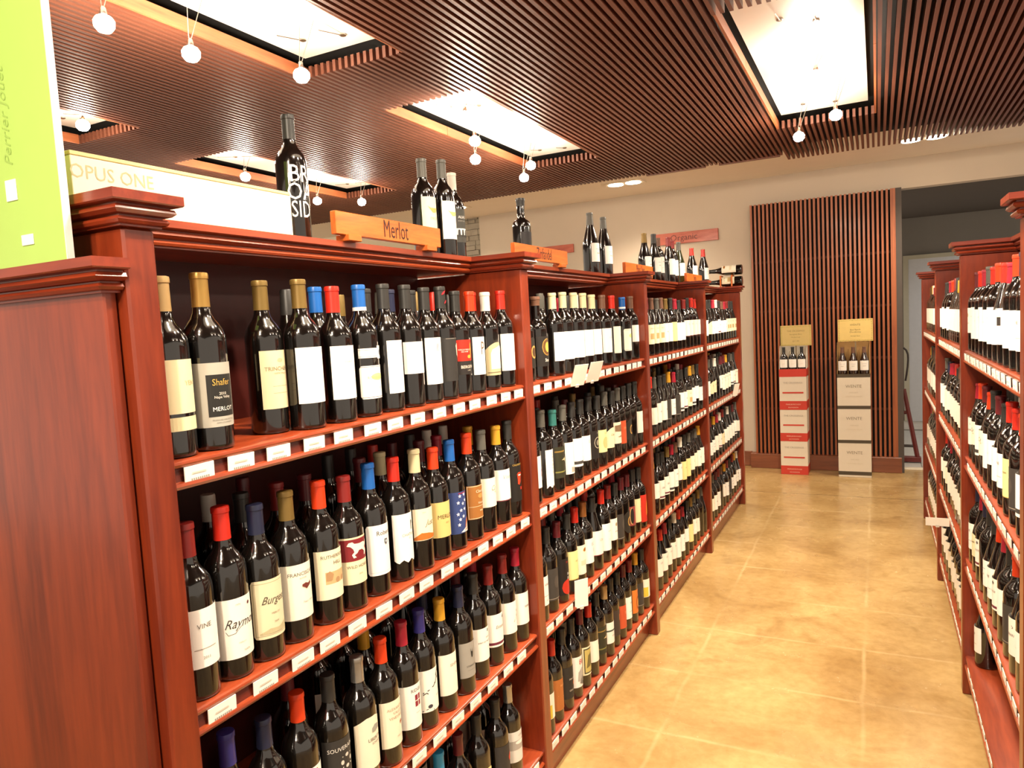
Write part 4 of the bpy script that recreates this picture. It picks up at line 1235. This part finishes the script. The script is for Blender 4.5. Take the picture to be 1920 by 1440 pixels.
# ------------------------------------------------------------------ signs and boxes on top
def board_sign(y0, y1, x, text, size, label, z=ZT, h=0.056, feet=True, mat=None, sq=.62):
    t = ob('wood_sign', None, None, (x, y0, z), label=label, cat='sign', group='wooden grape variety signs')
    Lw = y1 - y0
    f = 0.014 if feet else 0
    ob('board', G().cbox(-0.018, 0, 0, Lw, f, f + h, 0.0015).me('board', mat or OAK), t)
    if feet:
        for yy in (0.035, Lw - 0.085):
            ob('foot', G().cbox(-0.034, 0.008, yy, yy + 0.05, 0, f + 0.002, 0.0015).me('foot', mat or OAK), t)
    flat_text(t, text, size, (0.0006, Lw * 0.52, f + h * 0.5), (0, 1, 0), '34150a', squeeze=sq)
    return t


board_sign(1.378, 1.845, -1.158, 'Merlot', 0.066, 'orange wooden sign with carved word Merlot')
board_sign(2.345, 2.84, -1.16, 'Zinfandel', 0.062, 'orange wooden sign with carved word Zinfandel')
board_sign(3.63, 4.14, -1.16, 'Pinot Noir', 0.058, 'red-orange wooden sign at start of the third bay')
board_sign(4.98, 5.46, -1.16, 'Syrah', 0.058, 'small red-orange wooden sign on the fourth bay, before red capped bottle')


t_ = ob('wood_sign', None, None, (XR + 0.24, 3.36, ZT), label='small orange wooden sign standing on the shelf across the aisle', cat='sign', group='wooden grape variety signs')
ob('board', G().cbox(0, 0.018, -0.16, 0.16, 0.014, 0.070, 0.0015).me('board', OAK), t_)
for yy in (-0.12, 0.07):
    ob('foot', G().cbox(-0.008, 0.026, yy, yy + 0.05, 0, 0.016, 0.0015).me('foot', OAK), t_)


def wall_sign(x0, x1, z0, z1, text, label, off=0.0):
    t = ob('wall_sign', None, None, (x0, YW, z0), label=label, cat='sign', group='wooden signs on the far wall')
    ob('board', G().cbox(0, x1 - x0, -0.022, -0.001, 0, z1 - z0, 0.002).me('board', OAKR), t)
    flat_text(t, text, (z1 - z0) * 0.75, ((x1 - x0) * 0.5 + off, -0.0226, (z1 - z0) * 0.5), (1, 0, 0), '5a2c24')


wall_sign(-2.19, -1.47, 2.39, 2.51, 'Organic', 'faded red wooden sign reading Organic on the far wall')
wall_sign(-3.75, -3.10, 2.415, 2.51, '', 'plain faded wooden board on far wall behind the Zinfandel sign')

# white wooden wine crate
cr_ = ob('wine_crate', None, None, (-1.30, 0.80, ZT), label='long pale wooden wine crate with faint lettering on top of Merlot bay', cat='crate')
CW = M('crate_pale', 'efe4c8', 0.55, noise=0.03)
for xx in (0.098, -0.17):
    ob('crate_side', G().cbox(xx, xx + 0.012, -0.04, 0.465, 0.0, 0.092, 0.001).me('crate_side', CW), cr_)
ob('crate_lid', G().cbox(-0.17, 0.110, -0.04, 0.465, 0.093, 0.100, 0.001).me('crate_lid', M('crate_lid', 'e0c890', 0.55)), cr_)
for yy in (-0.039, 0.453):
    ob('crate_end', G().cbox(-0.157, 0.0975, yy, yy + 0.011, 0.0, 0.092, 0.001).me('crate_end', CW), cr_)
flat_text(cr_, 'OPUS ONE', 0.034, (0.1105, 0.035, 0.066), (0, 1, 0), 'b4ac88', squeeze=.95)

# green presentation box
gb = ob('green_box', None, None, (-1.063, YL[0] - 0.03, 1.7335), label='tall lime green presentation box standing on the end panel ledge', cat='box')
GB = M('lime_card', 'a9cc66', 0.45, noise=0.03)
ob('box_body', G().cbox(-0.30, 0.0, -0.026, -0.014, 0, 0.52, 0.0008).me('box_body', GB), gb)
ob('box_edge', G().box(-0.0005, 0.0012, -0.0255, -0.0145, 0.001, 0.519).me('box_edge', M('white_sticker', 'f4f2ea', 0.5)), gb)
flat_text(gb, 'Perrier Jouët', 0.028, (-0.118, -0.0266, 0.225), (0, 0, 1), '96b858', shear=.4, upd=(-1, 0, 0))
ob('sticker', G().cbox(-0.133, -0.105, -0.0278, -0.0262, 0.100, 0.132, 0.0004).me('sticker', M('white_sticker')), gb)
ob('sticker', G().cbox(-0.105, -0.075, -0.0278, -0.0262, 0.030, 0.046, 0.0004).me('sticker', M('white_sticker')), gb)

# shelf talkers: cards clipped to the shelf edges
def card(loc, rz, w, h, tilt, label, col='f2ece0'):
    t = ob('shelf_card', None, None, loc, rz, label, 'card', 'paper cards clipped to the shelf edges')
    ob('paper', G().cbox(-0.0008, 0.0008, -w / 2, w / 2, 0, h, 0.0002).me('paper', ink(col)), t)
    ob('clip', G().cbox(-0.004, 0.004, -0.008, 0.008, -0.006, 0.006, 0.001).me('clip', M('clear_clip', 'd0ccc4', 0.2)), t)
    t.rotation_euler = (0, tilt, rz)
    return t


card((XL + 0.004, 2.50, 1.365), -0.35, 0.075, 0.085, 0.35, 'white paper card clipped to Zinfandel top shelf edge, nearer the medallion bottles')
card((XL + 0.004, 2.66, 1.365), -0.25, 0.085, 0.085, 0.35, 'white paper card clipped to Zinfandel top shelf edge, nearer the blue capped bottle')
card((XL + 0.004, 2.44, 0.53), -0.6, 0.06, 0.11, 0.05, 'cream paper card clipped to the Zinfandel third shelf edge')
card((XL + 0.004, 5.80, 0.96), -0.4, 0.07, 0.10, 0.25, 'small paper card clipped to the fourth bay second shelf edge')
card((XR - 0.045, 3.95, 0.525), math.pi / 2, 0.10, 0.04, 0.0, 'white strip card sticking out from shelf edge across the aisle')

# ------------------------------------------------------------------ case stacks by the screen
CARD_W = M('case_white_card', 'ddd3c0', 0.6, noise=0.03)
CARD_RED = M('case_red_card', 'c4392a', 0.55, noise=0.03)
CARD_DK = M('case_dark_band', '4a4030', 0.6)
CARD_IN = M('case_inside_card', 'b08a54', 0.7)
YF = 7.42


def case_red(x0, x1, z0, z1, label):
    t = ob('wine_case', None, None, ((x0 + x1) / 2, YF, z0), label=label, cat='wine case', group='red and white wine cases in a stack')
    w, h, d = (x1 - x0) / 2, z1 - z0, 0.24
    r = 0.27 * h
    ob('carton', G().cbox(-w, w, 0, d, 0, h, 0.002).me('carton', CARD_W), t)
    ob('red_band', G().box(-w - .0006, w + .0006, -0.0006, d + .0006, 0.002, r).me('red_band', CARD_RED), t)
    ob('red_line', G().box(-w * 0.78, w * 0.78, -0.0012, -0.0002, h * 0.50, h * 0.545).me('red_line', CARD_RED), t)
    flat_text(t, 'THE CROSSINGS', 0.024, (0, -0.0012, h * 0.82), (1, 0, 0), 'a49a8c')
    flat_text(t, 'MARLBOROUGH', 0.018, (0, -0.0014, r * 0.62), (1, 0, 0), 'ecc8b0', shear=.2)
    flat_text(t, 'SAUVIGNON', 0.016, (0, -0.0014, r * 0.28), (1, 0, 0), 'ecc8b0', shear=.2)
    return t


rz_ = [0.0, 0.329, 0.640, 0.965]
for i in range(3):
    case_red(-0.864 + 0.001 * i, -0.617, rz_[i] + 0.0005 * i, rz_[i + 1], ['red and white wine case at the bottom of its stack', 'red and white wine case in the middle of its stack',
                                                            'red and white wine case third up, under the open one'][i])


def open_case(xc, w, z, band, bandmat, label, group, kind, cols, sty, hh, gl, inner, blabels):
    t = ob('open_wine_case', None, None, (xc, YF, z), label=label, cat='wine case', group=group)
    d = 0.24
    ob('tray', G().box(-w, w, 0, 0.004, 0, band).box(-w, -w + .004, 0.004, d, 0, band).box(w - .004, w, 0.004, d, 0, band).box(-w, w, 0.004, d, 0, 0.004).me('tray', bandmat), t)
    ob('back_card', G().box(-w, w, d - 0.005, d, 0.004, hh).me('back_card', inner), t)
    for s in (-1, 1):
        gg = G().add([(s * w, 0.02, band), (s * w, d, band), (s * w, d, hh), (s * w, 0.12, hh), (s * (w - .004), 0.02, band), (s * (w - .004), d, band), (s * (w - .004), d, hh), (s * (w - .004), 0.12, hh)],
                     [(0, 1, 2, 3), (7, 6, 5, 4), (0, 3, 7, 4), (3, 2, 6, 7), (1, 5, 6, 2)])
        ob('side_card', gg.me('side_card', inner), t)
    for k in (-1, 0, 1):
        R = BODY[kind]['R']
        o = bottle(xc + k * (w * 0.66), YF + 0.012 + R, z + 0.0045, -math.pi / 2, cols, sty, blabels[k + 1], 'display bottles in the open cases', kind, gl, 0.93)
    for k in (-0.5, 0.5):
        ob('divider', G().box(k * w * 0.66 - .001, k * w * 0.66 + .001, 0.10, d - 0.006, 0.005, hh * 0.8).me('divider', inner), t)
    return t


open_case(-0.739, 0.124, 0.966, 0.075, CARD_RED, 'open red and white case showing three dark bottles under a card', 'open top cases', 'bdx', 'black', 'white_short', 0.30, None, M('case_inner_white', 'd8cfbe', 0.6),
          ['dark bottle in red case, on the fourth shelf bay side', 'dark bottle in the middle of the open red case', 'dark bottle in red case, on the brown bottle side'])


def case_dark(x0, x1, z0, z1, label):
    t = ob('wine_case', None, None, ((x0 + x1) / 2, YF, z0), label=label, cat='wine case', group='cream wine cases in a stack')
    w, h, d = (x1 - x0) / 2, z1 - z0, 0.25
    ob('carton', G().cbox(-w, w, 0, d, 0, h, 0.002).me('carton', CARD_W), t)
    ob('dark_band', G().box(-w - .0006, w + .0006, -0.0006, d + .0006, 0.0 if z0 > 0.1 else 0.02, 0.030 if z0 > 0.1 else 0.055).me('dark_band', CARD_DK), t)
    flat_text(t, 'WENTE', 0.040, (0, -0.0012, h * 0.72), (1, 0, 0), '8a806c', bold=.01)
    flat_text(t, 'VINEYARDS', 0.014, (0, -0.0012, h * 0.52), (1, 0, 0), 'c4b89e')
    flat_text(t, 'LIVERMORE VALLEY', 0.016, (0, -0.0012, h * 0.40), (1, 0, 0), 'd0c4aa')
    return t


wz = [0.0, 0.326, 0.652, 0.950]
for i in range(3):
    case_dark(-0.346, -0.064, wz[i] + 0.0005 * i, wz[i + 1], ['cream wine case at the bottom of its dark-banded stack', 'cream wine case in the middle of its dark-banded stack',
                                                           'cream wine case third up, under the open brown one'][i])
open_case(-0.205, 0.141, 0.951, 0.032, CARD_DK, 'open cream case showing three brown bottles under a yellow card', 'open top cases', 'brg', 'brown', 'bluewhite', 0.325, GLASSB, CARD_IN,
          ['brown bottle in cream case, on the red case side', 'brown bottle in the middle of the open cream case', 'brown bottle in cream case, on the back room side'])


def info_card(x0, x1, z0, z1, y, lines, label, col):
    t = ob('info_card', None, None, ((x0 + x1) / 2, y, z0), label=label, cat='card', group='yellow cards on the open cases')
    w, h = (x1 - x0) / 2, z1 - z0
    ob('card_face', G().cbox(-w, w, 0, 0.004, 0, h, 0.001).me('card_face', M('card_' + col, col, 0.6)), t)
    bd = G()
    rg = random.Random(len(label))
    for k in range(22):
        xx = -w + 0.008 + (2 * w - 0.016) * k / 21
        for zz in (0.010, h - 0.012):
            bd.box(xx - 0.004, xx + 0.003, -0.0008, -0.0001, zz - rg.uniform(.002, .005), zz + rg.uniform(.001, .005))
    for k in range(12):
        zz = 0.012 + (h - 0.024) * k / 11
        for xx in (-w + 0.010, w - 0.010):
            bd.box(xx - rg.uniform(.002, .005), xx + rg.uniform(.002, .005), -0.0008, -0.0001, zz - 0.005, zz + 0.004)
    ob('card_border', bd.me('card_border', ink('a89c44')), t)
    for i, (tx, sz, zz) in enumerate(lines):
        flat_text(t, tx, sz, (0, -0.0008, zz * h), (1, 0, 0), '8a7a4c')
    ob('stand_leg', G().box(-0.006, 0.006, 0.004, 0.009, -0.14, 0.04).me('stand_leg', M('stand_wire', '8a7a5c', 0.4)), t)


info_card(-0.852, -0.570, 1.262, 1.462, YF + 0.10, [('THE CROSSINGS', .022, .72), ('Sauvignon Blanc', .018, .56), ('Marlborough', .016, .42), ('$11.99', .022, .22)], 'dull yellow bordered card above the red and white case stack', 'c8b070')
info_card(-0.335, -0.036, 1.285, 1.495, YF + 0.10, [('WENTE', .026, .74), ('Riva Ranch', .02, .52), ('Chardonnay', .02, .42), ('Arroyo Seco', .016, .24)], 'bright yellow bordered card above the cream case stack', 'e0c478')

# ------------------------------------------------------------------ hand truck and extinguisher beyond the jamb
ht = ob('hand_truck', None, None, (0.25, 8.25, 0.012), label='dark red metal hand truck standing in the back room opening', cat='hand truck')
HT = M('truck_red', '5e1a16', 0.4)
for nm, q in (('rail', [((-0.20, 0, 0.72), (-0.05, 0, 0.02))]), ('rail', [((-0.02, 0, 0.74), (0.10, -0.02, 0.03))])):
    gg = G()
    for a, b in q:
        gg.tube(a, b, 0.022, 8)
    ob(nm, gg.me(nm, HT), ht)
ob('top_bar', G().tube((-0.20, 0, 0.72), (-0.02, 0, 0.74), 0.022, 8).me('top_bar', HT), ht)
ob('cross_bar', G().tube((-0.11, 0, 0.16), (0.08, -0.015, 0.16), 0.014, 8).me('cross_bar', M('truck_dark', '2c2422', 0.5)), ht)
ob('cross_bar', G().tube((-0.16, 0, 0.50), (0.02, 0, 0.50), 0.018, 8).me('cross_bar', HT), ht)
ob('toe_plate', G().cbox(-0.10, 0.13, -0.05, 0.03, 0.0, 0.05, 0.003).me('toe_plate', HT), ht)
fe = ob('fire_extinguisher', None, None, (0.165, 7.99, 0.80), label='red fire extinguisher with black hose hung behind the jamb', cat='fire extinguisher')
ob('cylinder', smooth_by_angle(G().lathe([(0.045, 0.0), (0.055, 0.01), (0.055, 0.30), (0.045, 0.335), (0.02, 0.35)], 18).me('cylinder', M('extinguisher_red', 'b4281c', 0.3)), 50), fe)
ob('band', G().lathe([(0.056, 0.19), (0.056, 0.21)], 18).me('band', BLACK), fe)
ob('valve', G().cbox(-0.015, 0.05, -0.012, 0.012, 0.352, 0.39, 0.003).me('valve', M('valve_black', '2a2624', 0.5)), fe)
hz = G()
hp = [(0.03, 0, 0.375), (0.06, 0, 0.385), (0.085, 0, 0.36), (0.098, 0, 0.32), (0.10, 0, 0.27), (0.095, 0, 0.20), (0.085, 0, 0.12), (0.075, 0, 0.06)]
for a, b in zip(hp[:-1], hp[1:]):
    hz.tube(a, b, 0.009, 8)
ob('hose', hz.me('hose', M('valve_black')), fe)
ob('bracket', G().box(-0.04, 0.0, -0.066, -0.05, 0.18, 0.22).me('bracket', METAL), fe)
spot('back_room_fill', (1.6, 9.4, 2.6), (1.1, 10.2, 0.4), 26, 110, 1.0, 0.1, (0.95, 0.97, 1.0))  # unseen spot added to brighten the lower back room wall
print('bottles', NB[0], 'slats', nsl)
